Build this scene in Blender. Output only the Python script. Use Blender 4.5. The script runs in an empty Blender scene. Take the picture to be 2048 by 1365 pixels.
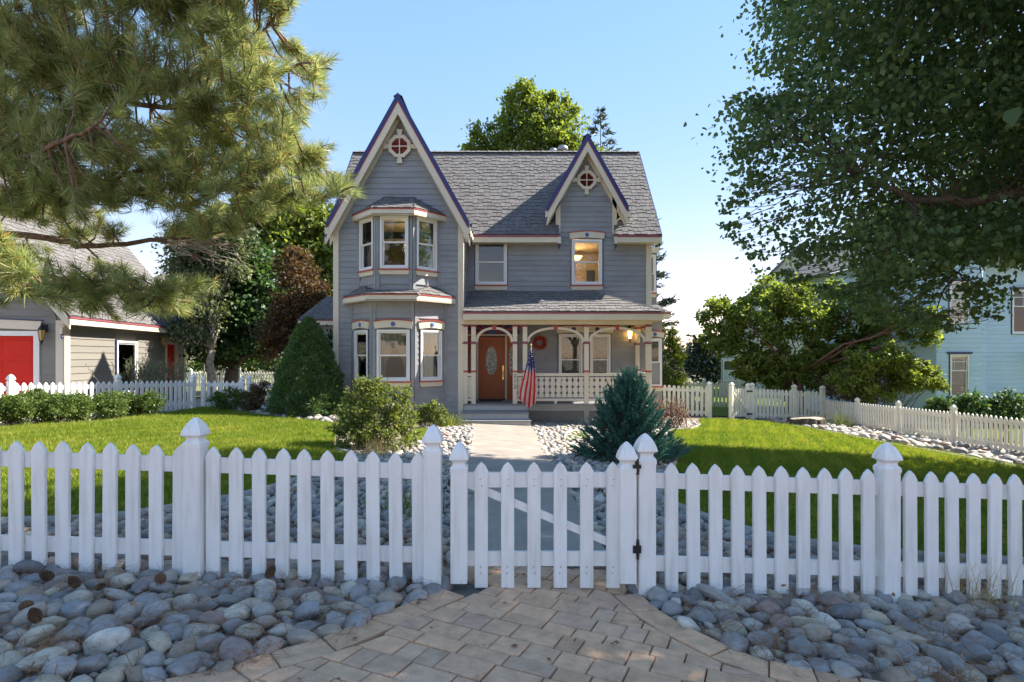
import bpy, bmesh, math, random
import numpy as np
from mathutils import Vector, Matrix, noise, geometry
R = math.radians
random.seed(11)
rng = np.random.default_rng(11)
sc = bpy.context.scene
COL = sc.collection

# ------------------------------------------------------------------ camera, sky, sun, exposure
F, HY, CAMH = 1160.0, 711.0, 1.6        # focal length and horizon of the 2048 px frame, eye height
cam = bpy.data.cameras.new('camera'); cam_o = bpy.data.objects.new('camera', cam); COL.objects.link(cam_o)
cam_o.location = (0, 0, CAMH); cam_o.rotation_euler = (R(90), 0, 0)
cam.sensor_width = 36; cam.lens = F / 2048 * 36; cam.shift_y = (HY - 682.5) / 2048
cam.clip_start = 0.05; cam.clip_end = 6000
sc.camera = cam_o
SUN = Vector((0.71, 0.19, 0.68)).normalized()
EL = math.asin(SUN.z); AZ = math.atan2(SUN.x, SUN.y)
world = bpy.data.worlds.new('World'); sc.world = world; world.use_nodes = True
wn = world.node_tree.nodes; wl = world.node_tree.links; wn.clear()
sky = wn.new('ShaderNodeTexSky'); sky.sky_type = 'NISHITA'; sky.sun_disc = False
sky.sun_elevation = EL; sky.sun_rotation = AZ; sky.altitude = 1400; sky.air_density = 1.0; sky.dust_density = 0.1; sky.ozone_density = 0.8
bg = wn.new('ShaderNodeBackground'); bg.inputs[1].default_value = 0.148
wo = wn.new('ShaderNodeOutputWorld'); gm = wn.new('ShaderNodeGamma'); gm.inputs[1].default_value = .34; wl.new(sky.outputs[0], gm.inputs[0])   # a gentler fall from horizon to zenith
hs = wn.new('ShaderNodeHueSaturation'); hs.inputs['Saturation'].default_value = 2.52; wl.new(gm.outputs[0], hs.inputs['Color'])
wb = wn.new('ShaderNodeMixRGB'); wb.blend_type = 'MULTIPLY'; wb.inputs[0].default_value = 1; wb.inputs[2].default_value = (1.28, .915, .85, 1); wl.new(hs.outputs[0], wb.inputs[1]); wl.new(wb.outputs[0], bg.inputs[0]); wl.new(bg.outputs[0], wo.inputs[0])   # the photograph's warm white balance
sl = bpy.data.lights.new('sun', 'SUN'); sl.energy = 2.4; sl.angle = R(0.5); sl.color = (1, .93, .81)
so = bpy.data.objects.new('sun', sl); COL.objects.link(so); so.location = (20, 14, 30)
so.rotation_euler = SUN.to_track_quat('Z', 'Y').to_euler()
vs = sc.view_settings; vs.view_transform = 'Standard'; vs.look = 'None'; vs.exposure = 2.62; vs.gamma = 1; vs.use_curve_mapping = False
sc.cycles.max_bounces = 9; sc.cycles.diffuse_bounces = 6; sc.cycles.glossy_bounces = 3; sc.cycles.transmission_bounces = 4
sc.cycles.transparent_max_bounces = 10; sc.cycles.sample_clamp_indirect = 4; sc.cycles.caustics_reflective = False; sc.cycles.caustics_refractive = False
sc.cycles.use_denoising = True

# ------------------------------------------------------------------ helpers
I4 = Matrix.Identity(4); WM = {}
def at(px, py, Y): return Vector(((px - 1024) * Y / F, Y, CAMH - (py - HY) * Y / F))
def g(x, y):                                   # the plot falls to the back and to the right
    return .01 - .042 * min(max(x, -9), 16) - .031 * (min(max(y, -6), 27) - 3.9)
def gv(x, y): return Vector((x, y, g(x, y)))
def gp(px, py):                                # where a sight line meets the ground
    lo, hi = 1.0, 200.0
    for _ in range(50):
        m = (lo + hi) / 2; p = at(px, py, m)
        if p.z > g(p.x, p.y): lo = m
        else: hi = m
    return at(px, py, lo)
def link(name, data, parent=None, M=None):
    o = bpy.data.objects.new(name, data); COL.objects.link(o)
    W = M or I4
    if parent is not None:
        o.parent = parent; o.matrix_parent_inverse = WM[parent.name].inverted()
    o.matrix_basis = W; WM[o.name] = W.copy()
    return o
def tag(o, label=None, cat=None, group=None, kind=None):
    if label: o['label'] = label
    if cat: o['category'] = cat
    if group: o['group'] = group
    if kind: o['kind'] = kind
    return o
def thing(name, loc, label, cat, group=None, rz=0):
    o = link(name, None, None, Matrix.Translation(Vector(loc)) @ Matrix.Rotation(rz, 4, 'Z')); o.empty_display_size = .2
    return tag(o, label, cat, group)
class MB:
    def __init__(s, T=None): s.v = []; s.f = []; s.mi = []; s.T = T; s.cur = 0
    def add(s, vs_, fs):
        n = len(s.v)
        for p in vs_:
            p = Vector(p); s.v.append(tuple(s.T @ p) if s.T else tuple(p))
        for f in fs: s.f.append([i + n for i in f]); s.mi.append(s.cur)
        return s
    def box(s, x0, x1, y0, y1, z0, z1):
        return s.add([(x0,y0,z0),(x1,y0,z0),(x1,y1,z0),(x0,y1,z0),(x0,y0,z1),(x1,y0,z1),(x1,y1,z1),(x0,y1,z1)],
                     [(0,3,2,1),(4,5,6,7),(0,1,5,4),(1,2,6,5),(2,3,7,6),(3,0,4,7)])
    def prism(s, poly, d):                       # 3D polygon swept by a vector
        n = len(poly); d = Vector(d); P = [Vector(p) for p in poly]
        return s.add(P + [p + d for p in P], [tuple(range(n)), tuple(range(2*n-1, n-1, -1))] + [(i, i+n, (i+1) % n + n, (i+1) % n) for i in range(n)])
    def pxz(s, poly, y0, y1): return s.prism([(x, y0, z) for x, z in poly], (0, y1 - y0, 0))
    def pxy(s, poly, z0, z1): return s.prism([(x, y, z0) for x, y in poly], (0, 0, z1 - z0))
    def tube(s, pts, rad, n=6, cap=True):
        pts = [Vector(p) for p in pts]; m = len(pts)
        if not hasattr(rad, '__len__'): rad = [rad] * m
        rings = []
        for i, p in enumerate(pts):
            t = (pts[min(i+1, m-1)] - pts[max(i-1, 0)]); t = t.normalized() if t.length > 1e-9 else Vector((0,0,1))
            a = Vector((0,0,1)) if abs(t.z) < .9 else Vector((1,0,0))
            b = t.cross(a).normalized(); c = t.cross(b)
            rings += [p + (b * math.cos(2*math.pi*k/n) + c * math.sin(2*math.pi*k/n)) * rad[i] for k in range(n)]
        fs = [(i*n+k, i*n+(k+1) % n, (i+1)*n+(k+1) % n, (i+1)*n+k) for i in range(m-1) for k in range(n)]
        if cap: fs += [tuple(range(n-1, -1, -1)), tuple((m-1)*n+k for k in range(n))]
        return s.add(rings, fs)
    def lathe(s, prof, c=(0,0,0), n=12, rot=0):  # profile of (radius, z); n=4, rot=pi/4 gives a square section
        c = Vector(c); q = 1/math.cos(math.pi/n) if n == 4 else 1
        vs_ = [c + Vector((r*q*math.cos(rot+2*math.pi*k/n), r*q*math.sin(rot+2*math.pi*k/n), z)) for r, z in prof for k in range(n)]
        m = len(prof)
        fs = [(i*n+k, i*n+(k+1) % n, (i+1)*n+(k+1) % n, (i+1)*n+k) for i in range(m-1) for k in range(n)]
        fs += [tuple(range(n-1, -1, -1)), tuple((m-1)*n+k for k in range(n))]
        return s.add(vs_, fs)
    def mesh(s, name, mat, smooth=False):
        me = bpy.data.meshes.new(name); me.from_pydata(s.v, [], s.f)
        for m in (mat if isinstance(mat, (list, tuple)) else [mat]): me.materials.append(m)
        if isinstance(mat, (list, tuple)): me.polygons.foreach_set('material_index', s.mi)
        bm = bmesh.new(); bm.from_mesh(me); bmesh.ops.recalc_face_normals(bm, faces=bm.faces); bm.to_mesh(me); bm.free()
        if smooth: me.polygons.foreach_set('use_smooth', [True] * len(me.polygons))
        return me
    def build(s, name, mat, parent=None, smooth=False, M=None): return link(name, s.mesh(name, mat, smooth), parent, M)
def fast_mesh(name, V, Fc, mat, smooth=False):
    V = np.ascontiguousarray(V, dtype=np.float32); Fc = np.ascontiguousarray(Fc, dtype=np.int32); k = Fc.shape[1]
    me = bpy.data.meshes.new(name); me.vertices.add(len(V)); me.vertices.foreach_set('co', V.ravel())
    me.loops.add(Fc.size); me.loops.foreach_set('vertex_index', Fc.ravel())
    me.polygons.add(len(Fc)); me.polygons.foreach_set('loop_start', np.arange(0, Fc.size, k, dtype=np.int32))
    me.polygons.foreach_set('loop_total', np.full(len(Fc), k, dtype=np.int32))
    if smooth: me.polygons.foreach_set('use_smooth', np.ones(len(Fc), dtype=bool))
    me.update(calc_edges=True); me.materials.append(mat)
    return me
def scatter(P, D, S, tv, tf, up=None):
    """copies of a small template (tv, tf) at points P, long axis (template x) along D, size S; returns arrays"""
    P = np.asarray(P, float); D = np.asarray(D, float); S = np.asarray(S, float).reshape(-1, 1)
    D = D / np.maximum(np.linalg.norm(D, axis=1, keepdims=True), 1e-9)
    U = rng.normal(size=P.shape) if up is None else np.asarray(up, float)
    B = np.cross(D, U); B /= np.maximum(np.linalg.norm(B, axis=1, keepdims=True), 1e-9); N = np.cross(B, D)
    tv = np.asarray(tv, float); tf = np.asarray(tf, int)
    V = P[:, None, :] + (tv[None, :, 0:1] * D[:, None, :] + tv[None, :, 1:2] * B[:, None, :] + tv[None, :, 2:3] * N[:, None, :]) * S[:, None, :]
    Fc = tf[None] + (np.arange(len(P)) * len(tv))[:, None, None]
    return V.reshape(-1, 3), Fc.reshape(-1, tf.shape[1])
def inpoly(x, y, poly):
    c = False; n = len(poly); j = n - 1
    for i in range(n):
        xi, yi = poly[i]; xj, yj = poly[j]
        if (yi > y) != (yj > y) and x < (xj - xi) * (y - yi) / (yj - yi) + xi: c = not c
        j = i
    return c
def clip_half(poly, p, nrm):                    # keep the side where (q-p).nrm >= 0
    out = []
    for i in range(len(poly)):
        a = poly[i]; b = poly[(i+1) % len(poly)]
        da = (a[0]-p[0])*nrm[0] + (a[1]-p[1])*nrm[1]; db = (b[0]-p[0])*nrm[0] + (b[1]-p[1])*nrm[1]
        if da >= 0: out.append(a)
        if (da >= 0) != (db >= 0): t = da / (da - db); out.append((a[0]+t*(b[0]-a[0]), a[1]+t*(b[1]-a[1])))
    return out
def clip_convex(poly, cv):                      # cv counter-clockwise
    for i in range(len(cv)):
        a = cv[i]; b = cv[(i+1) % len(cv)]
        poly = clip_half(poly, a, (-(b[1]-a[1]), b[0]-a[0]))
        if len(poly) < 3: return []
    return poly
def area(p): return abs(sum(p[i][0]*p[(i+1) % len(p)][1] - p[(i+1) % len(p)][0]*p[i][1] for i in range(len(p)))) / 2

# ------------------------------------------------------------------ materials
def nodes_of(name):
    m = bpy.data.materials.new(name); m.use_nodes = True; nt = m.node_tree; nt.nodes.clear()
    out = nt.nodes.new('ShaderNodeOutputMaterial'); return m, nt, out
def N(nt, t, **kw):
    n = nt.nodes.new('ShaderNode' + t)
    for k, v in kw.items():
        if k.startswith('i_'): n.inputs[int(k[2:])].default_value = v
        else: setattr(n, k, v)
    return n
def ramp(nt, fac, stops):
    r = nt.nodes.new('ShaderNodeValToRGB'); e = r.color_ramp.elements
    while len(e) < len(stops): e.new(.5)
    for el, (p, c) in zip(e, stops): el.position = p; el.color = (*c, 1)
    nt.links.new(fac, r.inputs[0]); return r.outputs[0]
def rnd(nt):                                    # a number per object and per loose piece
    a = N(nt, 'ObjectInfo').outputs['Random']; b = N(nt, 'NewGeometry').outputs['Random Per Island']
    s = N(nt, 'Math', operation='ADD'); nt.links.new(a, s.inputs[0]); nt.links.new(b, s.inputs[1])
    f = N(nt, 'Math', operation='FRACT'); nt.links.new(s.outputs[0], f.inputs[0]); return f.outputs[0]
def pmat(name, c, c2=None, rough=.6, scale=4, detail=5, bump=0, bscale=30, var=0, metal=0, spec=.5, stretch=None, palette=None, dist=.01):
    m, nt, out = nodes_of(name); L = nt.links.new
    b = N(nt, 'BsdfPrincipled'); L(b.outputs[0], out.inputs[0])
    b.inputs['Roughness'].default_value = rough; b.inputs['Metallic'].default_value = metal; b.inputs['Specular IOR Level'].default_value = spec
    tc = N(nt, 'NewGeometry').outputs['Position']
    if stretch:
        mp = N(nt, 'Mapping'); mp.inputs['Scale'].default_value = stretch; L(tc, mp.inputs[0]); tc = mp.outputs[0]
    nz = N(nt, 'TexNoise'); nz.inputs['Scale'].default_value = scale; nz.inputs['Detail'].default_value = detail; nz.inputs['Roughness'].default_value = .62; L(tc, nz.inputs['Vector'])
    c2 = c2 or tuple(x * .86 for x in c)
    if palette:
        base = ramp(nt, rnd(nt), palette)
        mx = N(nt, 'MixRGB', blend_type='MULTIPLY'); mx.inputs[0].default_value = 1
        L(base, mx.inputs[1]); L(ramp(nt, nz.outputs[0], [(.3, (.72,.72,.72)), (.7, (1.12,1.12,1.12))]), mx.inputs[2]); col = mx.outputs[0]
    else: col = ramp(nt, nz.outputs[0], [(.32, c2), (.68, c)])
    if var:
        r = rnd(nt); h = N(nt, 'HueSaturation'); L(col, h.inputs['Color'])
        mr = N(nt, 'MapRange'); mr.inputs[3].default_value = 1 - var; mr.inputs[4].default_value = 1 + var; L(r, mr.inputs[0]); L(mr.outputs[0], h.inputs['Value']); col = h.outputs[0]
    L(col, b.inputs['Base Color'])
    if bump:
        n2 = N(nt, 'TexNoise'); n2.inputs['Scale'].default_value = bscale; n2.inputs['Detail'].default_value = 4; L(tc, n2.inputs['Vector'])
        bp = N(nt, 'Bump'); bp.inputs['Strength'].default_value = bump; bp.inputs['Distance'].default_value = dist; L(n2.outputs[0], bp.inputs['Height']); L(bp.outputs[0], b.inputs['Normal'])
    return m
def leafmat(name, stops, trans=.35, tcol=(1.5, 1.35, .6), rough=.5, spec=.35):
    m, nt, out = nodes_of(name); L = nt.links.new
    col = ramp(nt, N(nt, 'NewGeometry').outputs['Random Per Island'], stops)
    b = N(nt, 'BsdfPrincipled'); b.inputs['Roughness'].default_value = rough; b.inputs['Specular IOR Level'].default_value = spec; L(col, b.inputs['Base Color'])
    t = N(nt, 'BsdfTranslucent'); mu = N(nt, 'MixRGB', blend_type='MULTIPLY'); mu.inputs[0].default_value = 1; mu.inputs[2].default_value = (*tcol, 1); L(col, mu.inputs[1]); L(mu.outputs[0], t.inputs[0])
    mx = N(nt, 'MixShader'); mx.inputs[0].default_value = trans; L(b.outputs[0], mx.inputs[1]); L(t.outputs[0], mx.inputs[2]); L(mx.outputs[0], out.inputs[0])
    return m
def glassmat(name, tint=(.75, .8, .8), refl=.06):
    m, nt, out = nodes_of(name); L = nt.links.new
    t = N(nt, 'BsdfTransparent'); t.inputs[0].default_value = (*tint, 1); gl = N(nt, 'BsdfGlossy'); gl.inputs['Roughness'].default_value = .03
    fr = N(nt, 'Fresnel'); fr.inputs[0].default_value = 1.6; ad = N(nt, 'Math', operation='ADD'); ad.inputs[1].default_value = refl; L(fr.outputs[0], ad.inputs[0])
    mx = N(nt, 'MixShader'); L(ad.outputs[0], mx.inputs[0]); L(t.outputs[0], mx.inputs[1]); L(gl.outputs[0], mx.inputs[2]); L(mx.outputs[0], out.inputs[0]); return m
def emat(name, c, s):
    m, nt, out = nodes_of(name); e = N(nt, 'Emission'); e.inputs[0].default_value = (*c, 1); e.inputs[1].default_value = s; nt.links.new(e.outputs[0], out.inputs[0]); return m
M_ = {}
M_['siding'] = pmat('siding_paint', (.295,.30,.315), (.235,.242,.256), rough=.55, scale=1.6, detail=8, bump=.2, bscale=60, var=.06, stretch=(.9,.9,1.6))
M_['siding_g'] = pmat('garage_siding_paint', (.22,.205,.18), (.195,.182,.16), rough=.55, scale=1.2, var=.05, stretch=(.4,.4,3))
M_['blue_siding'] = pmat('blue_siding_paint', (.46,.62,.73), (.42,.58,.69), rough=.5, scale=1, var=.03)
M_['cream'] = pmat('cream_paint', (.70,.62,.49), (.64,.565,.445), rough=.5, scale=1.5)
M_['soffit'] = pmat('soffit_paint', (.66,.57,.40), rough=.55, scale=2)
M_['white'] = pmat('white_vinyl', (.80,.79,.775), (.74,.73,.71), rough=.38, scale=2.2, bump=.03, bscale=8)
M_['white_fence'] = pmat('white_fence_vinyl', (.85,.84,.82), (.79,.78,.755), rough=.4, scale=3.5, detail=8, bump=.04, bscale=12, var=.025)
def fencemat():
    m = pmat('white_fence_vinyl', (.87,.845,.82), (.81,.785,.76), rough=.4, scale=3.5, detail=8, bump=.05, bscale=14, var=.03); nt = m.node_tree; L = nt.links.new
    b = next(n for n in nt.nodes if n.type == 'BSDF_PRINCIPLED'); src = b.inputs['Base Color'].links[0].from_socket; p = N(nt, 'NewGeometry').outputs['Position']
    mp = N(nt, 'Mapping'); mp.inputs['Scale'].default_value = (22,22,2.2); L(p, mp.inputs[0]); n1 = N(nt, 'TexNoise'); n1.inputs['Scale'].default_value = 1; n1.inputs['Detail'].default_value = 6; L(mp.outputs[0], n1.inputs['Vector'])
    n2 = N(nt, 'TexNoise'); n2.inputs['Scale'].default_value = 130; n2.inputs['Detail'].default_value = 2; L(p, n2.inputs['Vector'])
    mx = N(nt, 'MixRGB', blend_type='MULTIPLY'); mx.inputs[0].default_value = 1; L(src, mx.inputs[1]); L(ramp(nt, n1.outputs[0], [(.3,(.86,.85,.82)),(.52,(1,1,1))]), mx.inputs[2])
    m2 = N(nt, 'MixRGB', blend_type='MULTIPLY'); m2.inputs[0].default_value = 1; L(mx.outputs[0], m2.inputs[1]); L(ramp(nt, n2.outputs[0], [(.22,(.45,.42,.38)),(.27,(1,1,1))]), m2.inputs[2]); L(m2.outputs[0], b.inputs['Base Color']); return m
M_['white_fence'] = fencemat()
M_['offwhite_fence'] = pmat('offwhite_fence_vinyl', (.84,.79,.68), (.77,.72,.61), rough=.45, scale=3, var=.03)
M_['red'] = pmat('red_paint', (.42,.055,.045), rough=.45)
M_['maroon'] = pmat('maroon_paint', (.28,.075,.10), rough=.5)
M_['blue'] = pmat('navy_paint', (.022,.03,.15), rough=.4)
M_['dblue'] = pmat('slate_blue_paint', (.035,.05,.13), rough=.45)
M_['ublue'] = pmat('medallion_blue', (.06,.12,.36), rough=.45)
M_['reddoor'] = pmat('garage_door_red', (.66,.03,.018), (.6,.027,.016), rough=.6, spec=.2)
M_['louver'] = pmat('louver_red', (.30,.05,.045), rough=.5)
SH = [(0,(0.134,0.124,0.121)),(.5,(0.155,0.144,0.141)),(1,(0.180,0.167,0.162))]
M_['shingle'] = pmat('asphalt_shingle', (.2,.19,.19), rough=.9, scale=9, bump=.6, bscale=140, palette=SH, dist=.004)
M_['underlay'] = pmat('roof_underlay', (.06,.058,.06), rough=.95)
M_['wood'] = pmat('stained_wood', (.45,.12,.036), (.34,.085,.026), rough=.4, spec=.3, scale=2.5, stretch=(9,9,1.2))
M_['deck'] = pmat('deck_paint', (.24,.235,.24), rough=.6, scale=3)
M_['riser'] = pmat('riser_paint', (.52,.49,.47), rough=.55, scale=3)
M_['skirt'] = pmat('skirt_paint', (.30,.28,.25), rough=.6)
M_['dark'] = pmat('dark_rubber', (.018,.018,.019), rough=.8)
M_['black'] = pmat('black_iron', (.012,.012,.013), rough=.45)
M_['brass'] = pmat('brass', (.72,.46,.13), rough=.25, metal=1)
M_['steel'] = pmat('vent_steel', (.36,.36,.37), rough=.4, metal=.8)
M_['glass'] = glassmat('window_glass', refl=.02)
M_['lead'] = pmat('leaded_glass', (.42,.46,.44), (.035,.05,.04), rough=.2, scale=22, detail=2)
M_['room'] = pmat('room_wall', (.42,.35,.27), rough=.9)
M_['curtain'] = pmat('curtain_cloth', (.72,.68,.60), (.55,.52,.46), rough=.9, scale=14, stretch=(6,6,.3))
M_['lace'] = pmat('lace_cloth', (.62,.58,.52), (.17,.14,.11), rough=.9, scale=16, detail=3)
M_['bulb'] = emat('warm_bulb', (1,.62,.24), 6)
M_['amber'] = emat('amber_lamp_glass', (1,.52,.12), 2.2)
M_['concrete'] = pmat('walk_concrete', (.33,.28,.235), (.235,.20,.172), rough=.85, scale=2.3, detail=9, bump=.25, bscale=90)
M_['bounce_street'] = pmat('pale_bounce_concrete', (.46,.43,.39), (.38,.355,.32), rough=.9, scale=.8, detail=9, bump=.3, bscale=60)  # kept pale so the unseen street throws back more sunlight
M_['curb'] = pmat('curb_concrete', (.36,.34,.31), (.27,.26,.24), rough=.9, scale=5, detail=8, bump=.4, bscale=50)
M_['soil'] = pmat('soil', (.24,.18,.135), (.13,.10,.078), rough=.95, scale=7, detail=9, bump=.8, bscale=40, dist=.03)
M_['sand'] = pmat('joint_sand', (.14,.125,.11), (.085,.075,.068), rough=.95, scale=30)
PV = [(0,(0.582,0.349,0.212)),(.3,(0.690,0.428,0.264)),(.55,(0.541,0.349,0.235)),(.8,(0.755,0.453,0.271)),(1,(0.625,0.410,0.271))]
M_['paver'] = pmat('paver_concrete', (.27,.22,.18), rough=.9, scale=11, detail=11, bump=.8, bscale=90, palette=PV, dist=.01)
ST = [(0,(0.165,0.161,0.163)),(.1,(0.331,0.312,0.301)),(.2,(0.209,0.198,0.191)),(.3,(0.441,0.400,0.354)),(.4,(0.276,0.244,0.230)),(.5,(0.386,0.359,0.344)),(.58,(0.485,0.406,0.301)),(.66,(0.298,0.224,0.163)),(.74,(0.518,0.468,0.402)),(.79,(0.342,0.213,0.177)),(.84,(0.254,0.260,0.282)),(.92,(0.463,0.369,0.263)),(1,(0.595,0.551,0.478))]
M_['stone'] = pmat('river_stone', (.2,.2,.2), rough=.7, scale=20, detail=10, bump=.5, bscale=75, palette=ST, dist=.008)
M_['needle_dead'] = leafmat('dry_needles', [(0,(.17,.07,.03)),(.6,(.26,.12,.05)),(1,(.36,.2,.09))], trans=.1)
M_['bark'] = pmat('bark', (.17,.13,.10), (.06,.045,.035), rough=.9, scale=9, detail=8, bump=.9, bscale=22, stretch=(3,3,.7), dist=.03)
M_['pinebark'] = pmat('pine_bark', (.25,.155,.095), (.08,.055,.04), rough=.9, scale=14, detail=8, bump=.9, bscale=26, dist=.03)
M_['redbark'] = pmat('reddish_bark', (.26,.12,.08), (.12,.06,.045), rough=.85, scale=10, bump=.6, bscale=24)
M_['birch'] = pmat('pale_bark', (.40,.35,.28), (.2,.16,.12), rough=.85, scale=8, bump=.5, bscale=24)
M_['stump'] = pmat('stump_bark', (.15,.115,.09), (.05,.04,.032), rough=.95, scale=7, bump=1, bscale=14, stretch=(3,3,.8), dist=.05)
def grassmat():
    m = leafmat('grass_blades', [(0,(.145,.205,.022)),(.5,(.19,.255,.03)),(.85,(.245,.295,.042)),(1,(.34,.34,.10))], trans=.45, tcol=(1.3,1.25,.5), spec=.2); nt = m.node_tree; L = nt.links.new
    rp = next(n for n in nt.nodes if n.type == 'VALTORGB'); p = N(nt, 'NewGeometry').outputs['Position']
    n1 = N(nt, 'TexNoise'); n1.inputs['Scale'].default_value = .7; n1.inputs['Detail'].default_value = 7; n1.inputs['Roughness'].default_value = .7; L(p, n1.inputs['Vector'])
    wv = N(nt, 'TexWave'); wv.inputs['Scale'].default_value = .55; wv.inputs['Distortion'].default_value = 1.2; mp = N(nt, 'Mapping'); mp.inputs['Rotation'].default_value = (0,0,.35); L(p, mp.inputs[0]); L(mp.outputs[0], wv.inputs['Vector'])
    c = ramp(nt, n1.outputs[0], [(.3,(.62,.78,.6)),(.5,(1,1,1)),(.68,(1.35,1.15,1.5))]); c2 = ramp(nt, wv.outputs[0], [(.3,(.88,.92,.9)),(.7,(1.12,1.06,1.1))])
    m1 = N(nt, 'MixRGB', blend_type='MULTIPLY'); m1.inputs[0].default_value = 1; m2 = N(nt, 'MixRGB', blend_type='MULTIPLY'); m2.inputs[0].default_value = 1
    outs = [l.to_socket for l in rp.outputs[0].links]; L(rp.outputs[0], m1.inputs[1]); L(c, m1.inputs[2]); L(m1.outputs[0], m2.inputs[1]); L(c2, m2.inputs[2])
    for s in outs: L(m2.outputs[0], s)
    return m
M_['grass'] = grassmat()
M_['field'] = pmat('dry_field', (.22,.19,.08), (.10,.13,.04), rough=.95, scale=.35, detail=8)
M_['hill'] = pmat('hillside', (.20,.165,.125), (.075,.085,.06), rough=1, scale=.035, detail=9)
M_['pinec'] = pmat('cone_scale', (.20,.105,.055), (.09,.05,.03), rough=.8, scale=40)
def lawnmat():
    m, nt, out = nodes_of('lawn_turf'); L = nt.links.new
    b = N(nt, 'BsdfPrincipled'); b.inputs['Roughness'].default_value = .9; b.inputs['Specular IOR Level'].default_value = .15; L(b.outputs[0], out.inputs[0])
    p = N(nt, 'NewGeometry').outputs['Position']
    n1 = N(nt, 'TexNoise'); n1.inputs['Scale'].default_value = 90; n1.inputs['Detail'].default_value = 6; L(p, n1.inputs['Vector'])
    n2 = N(nt, 'TexNoise'); n2.inputs['Scale'].default_value = .9; n2.inputs['Detail'].default_value = 4; L(p, n2.inputs['Vector'])
    c1 = ramp(nt, n1.outputs[0], [(.3,(.06,.095,.008)),(.7,(.17,.22,.022))]); c2 = ramp(nt, n2.outputs[0], [(.35,(.85,.95,.8)),(.7,(1.2,1.08,1.1))])
    mx = N(nt, 'MixRGB', blend_type='MULTIPLY'); mx.inputs[0].default_value = 1; L(c1, mx.inputs[1]); L(c2, mx.inputs[2]); L(mx.outputs[0], b.inputs['Base Color'])
    bp = N(nt, 'Bump'); bp.inputs['Strength'].default_value = 1; bp.inputs['Distance'].default_value = .03; L(n1.outputs[0], bp.inputs['Height']); L(bp.outputs[0], b.inputs['Normal']); return m
M_['lawn'] = lawnmat()
# ------------------------------------------------------------------ ground
def ground_sheet():
    xs = [-2500, -400, -80, -30, -14, -9, -4, 0, 4, 8, 12, 16, 30, 80, 400, 2500]; ys = [-400, -60, -6, 0, 4, 8, 12, 16, 20, 24, 27, 40, 90, 400, 3000]
    V = [(x, y, g(x, y)) for y in ys for x in xs]; n = len(xs)
    me = bpy.data.meshes.new('ground'); me.from_pydata(V, [], [(j*n+i, j*n+i+1, (j+1)*n+i+1, (j+1)*n+i) for j in range(len(ys)-1) for i in range(n-1)])
    me.materials.append(M_['soil']); return tag(link('ground', me), kind='structure')
ground_sheet()
def overlay(name, poly, dz, mat, kind='structure', parent=None, thick=0):
    bm = bmesh.new(); bm.faces.new([bm.verts.new((x, y, 0)) for x, y in poly])
    for co, no in (((-9,0,0),(1,0,0)), ((16,0,0),(1,0,0)), ((0,27,0),(0,1,0))):
        bmesh.ops.bisect_plane(bm, geom=bm.verts[:]+bm.edges[:]+bm.faces[:], plane_co=co, plane_no=no)
    bmesh.ops.triangulate(bm, faces=bm.faces[:])
    for v in bm.verts: v.co.z = g(v.co.x, v.co.y) + dz
    if thick:
        r = bmesh.ops.extrude_face_region(bm, geom=bm.faces[:])
        for e in r['geom']:
            if isinstance(e, bmesh.types.BMVert): e.co.z -= thick
    bmesh.ops.recalc_face_normals(bm, faces=bm.faces)
    if not thick:
        for f in bm.faces:
            if f.normal.z < 0: f.normal_flip()
    me = bpy.data.meshes.new(name); bm.to_mesh(me); bm.free(); me.materials.append(mat)
    o = link(name, me, parent)
    if kind: o['kind'] = kind
    return o
def PX(l): return [tuple(gp(*p).xy) for p in l]
def smooth_line(pts, k=6):
    P = [Vector((*p, 0)) for p in pts]; out = []
    for i in range(len(P)-1):
        a, b, c, d = P[max(i-1,0)], P[i], P[i+1], P[min(i+2,len(P)-1)]
        for j in range(k):
            t = j/k; out.append(.5*((2*b)+(c-a)*t+(2*a-5*b+4*c-d)*t*t+(3*b-a-3*c+d)*t**3))
    out.append(P[-1]); return [(p.x, p.y) for p in out]
curbL = smooth_line(PX([(-260,1078),(0,1054),(180,1047),(300,1032),(400,1014),(480,999),(560,977),(640,952),(722,921)]), 5)
edgeL2 = PX([(665,902),(674,850)])
lawnL = curbL + edgeL2 + PX([(600,842),(540,836),(470,825),(420,816),(340,828),(200,847),(90,853),(0,860),(-120,866)]) + [(-14.5,11.2),(-14.5,4.9)]
curbR = smooth_line(PX([(1318,1000),(1350,1017),(1440,1052),(1530,1078),(1620,1095),(1800,1117),(2048,1133),(2330,1146)]), 5)
farR = PX([(2330,1000),(2048,938),(1900,910),(1750,884),(1650,864),(1580,852),(1530,845),(1450,840),(1400,840)])
spruceR = smooth_line(PX([(1400,852),(1385,860),(1340,864),(1332,885),(1352,915),(1340,950),(1318,1000)]), 4)
lawnR = curbR + farR + spruceR
fanL = smooth_line(PX([(884,1187),(820,1213),(750,1240),(690,1270),(600,1297),(495,1325),(365,1366)]) + [(-2.7,2.35),(-4.2,2.1),(-7,2.0)], 4)
fanR = smooth_line(PX([(1282,1196),(1340,1243),(1408,1279),(1496,1319),(1564,1337),(1690,1360)]) + [(2.9,2.55),(4.4,2.35),(7,2.25)], 4)
WL = [(-.40,4.35),(-.43,5.4),(-.72,9.85),(-1.04,15.82)]; WR = [(.78,4.35),(.76,5.4),(.62,9.85),(.55,15.82)]
bedL = [(-7,2.0)] + fanL[::-1][1:] + [(-.42,3.9)] + WL + PX([(915,852),(840,852)]) + PX([(862,866),(838,888),(800,893),(690,884),(664,903)]) + curbL[::-1] + [(-8,5.3)]
bedR = fanR + [(7.5,4.0)] + curbR[::-1] + spruceR[::-1][1:] + PX([(1392,846),(1350,836),(1300,838),(1064,846)]) + WR[::-1] + [(.80,3.95)]
patchL = PX([(800,890),(838,886),(860,868),(845,860),(815,872)])
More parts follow.
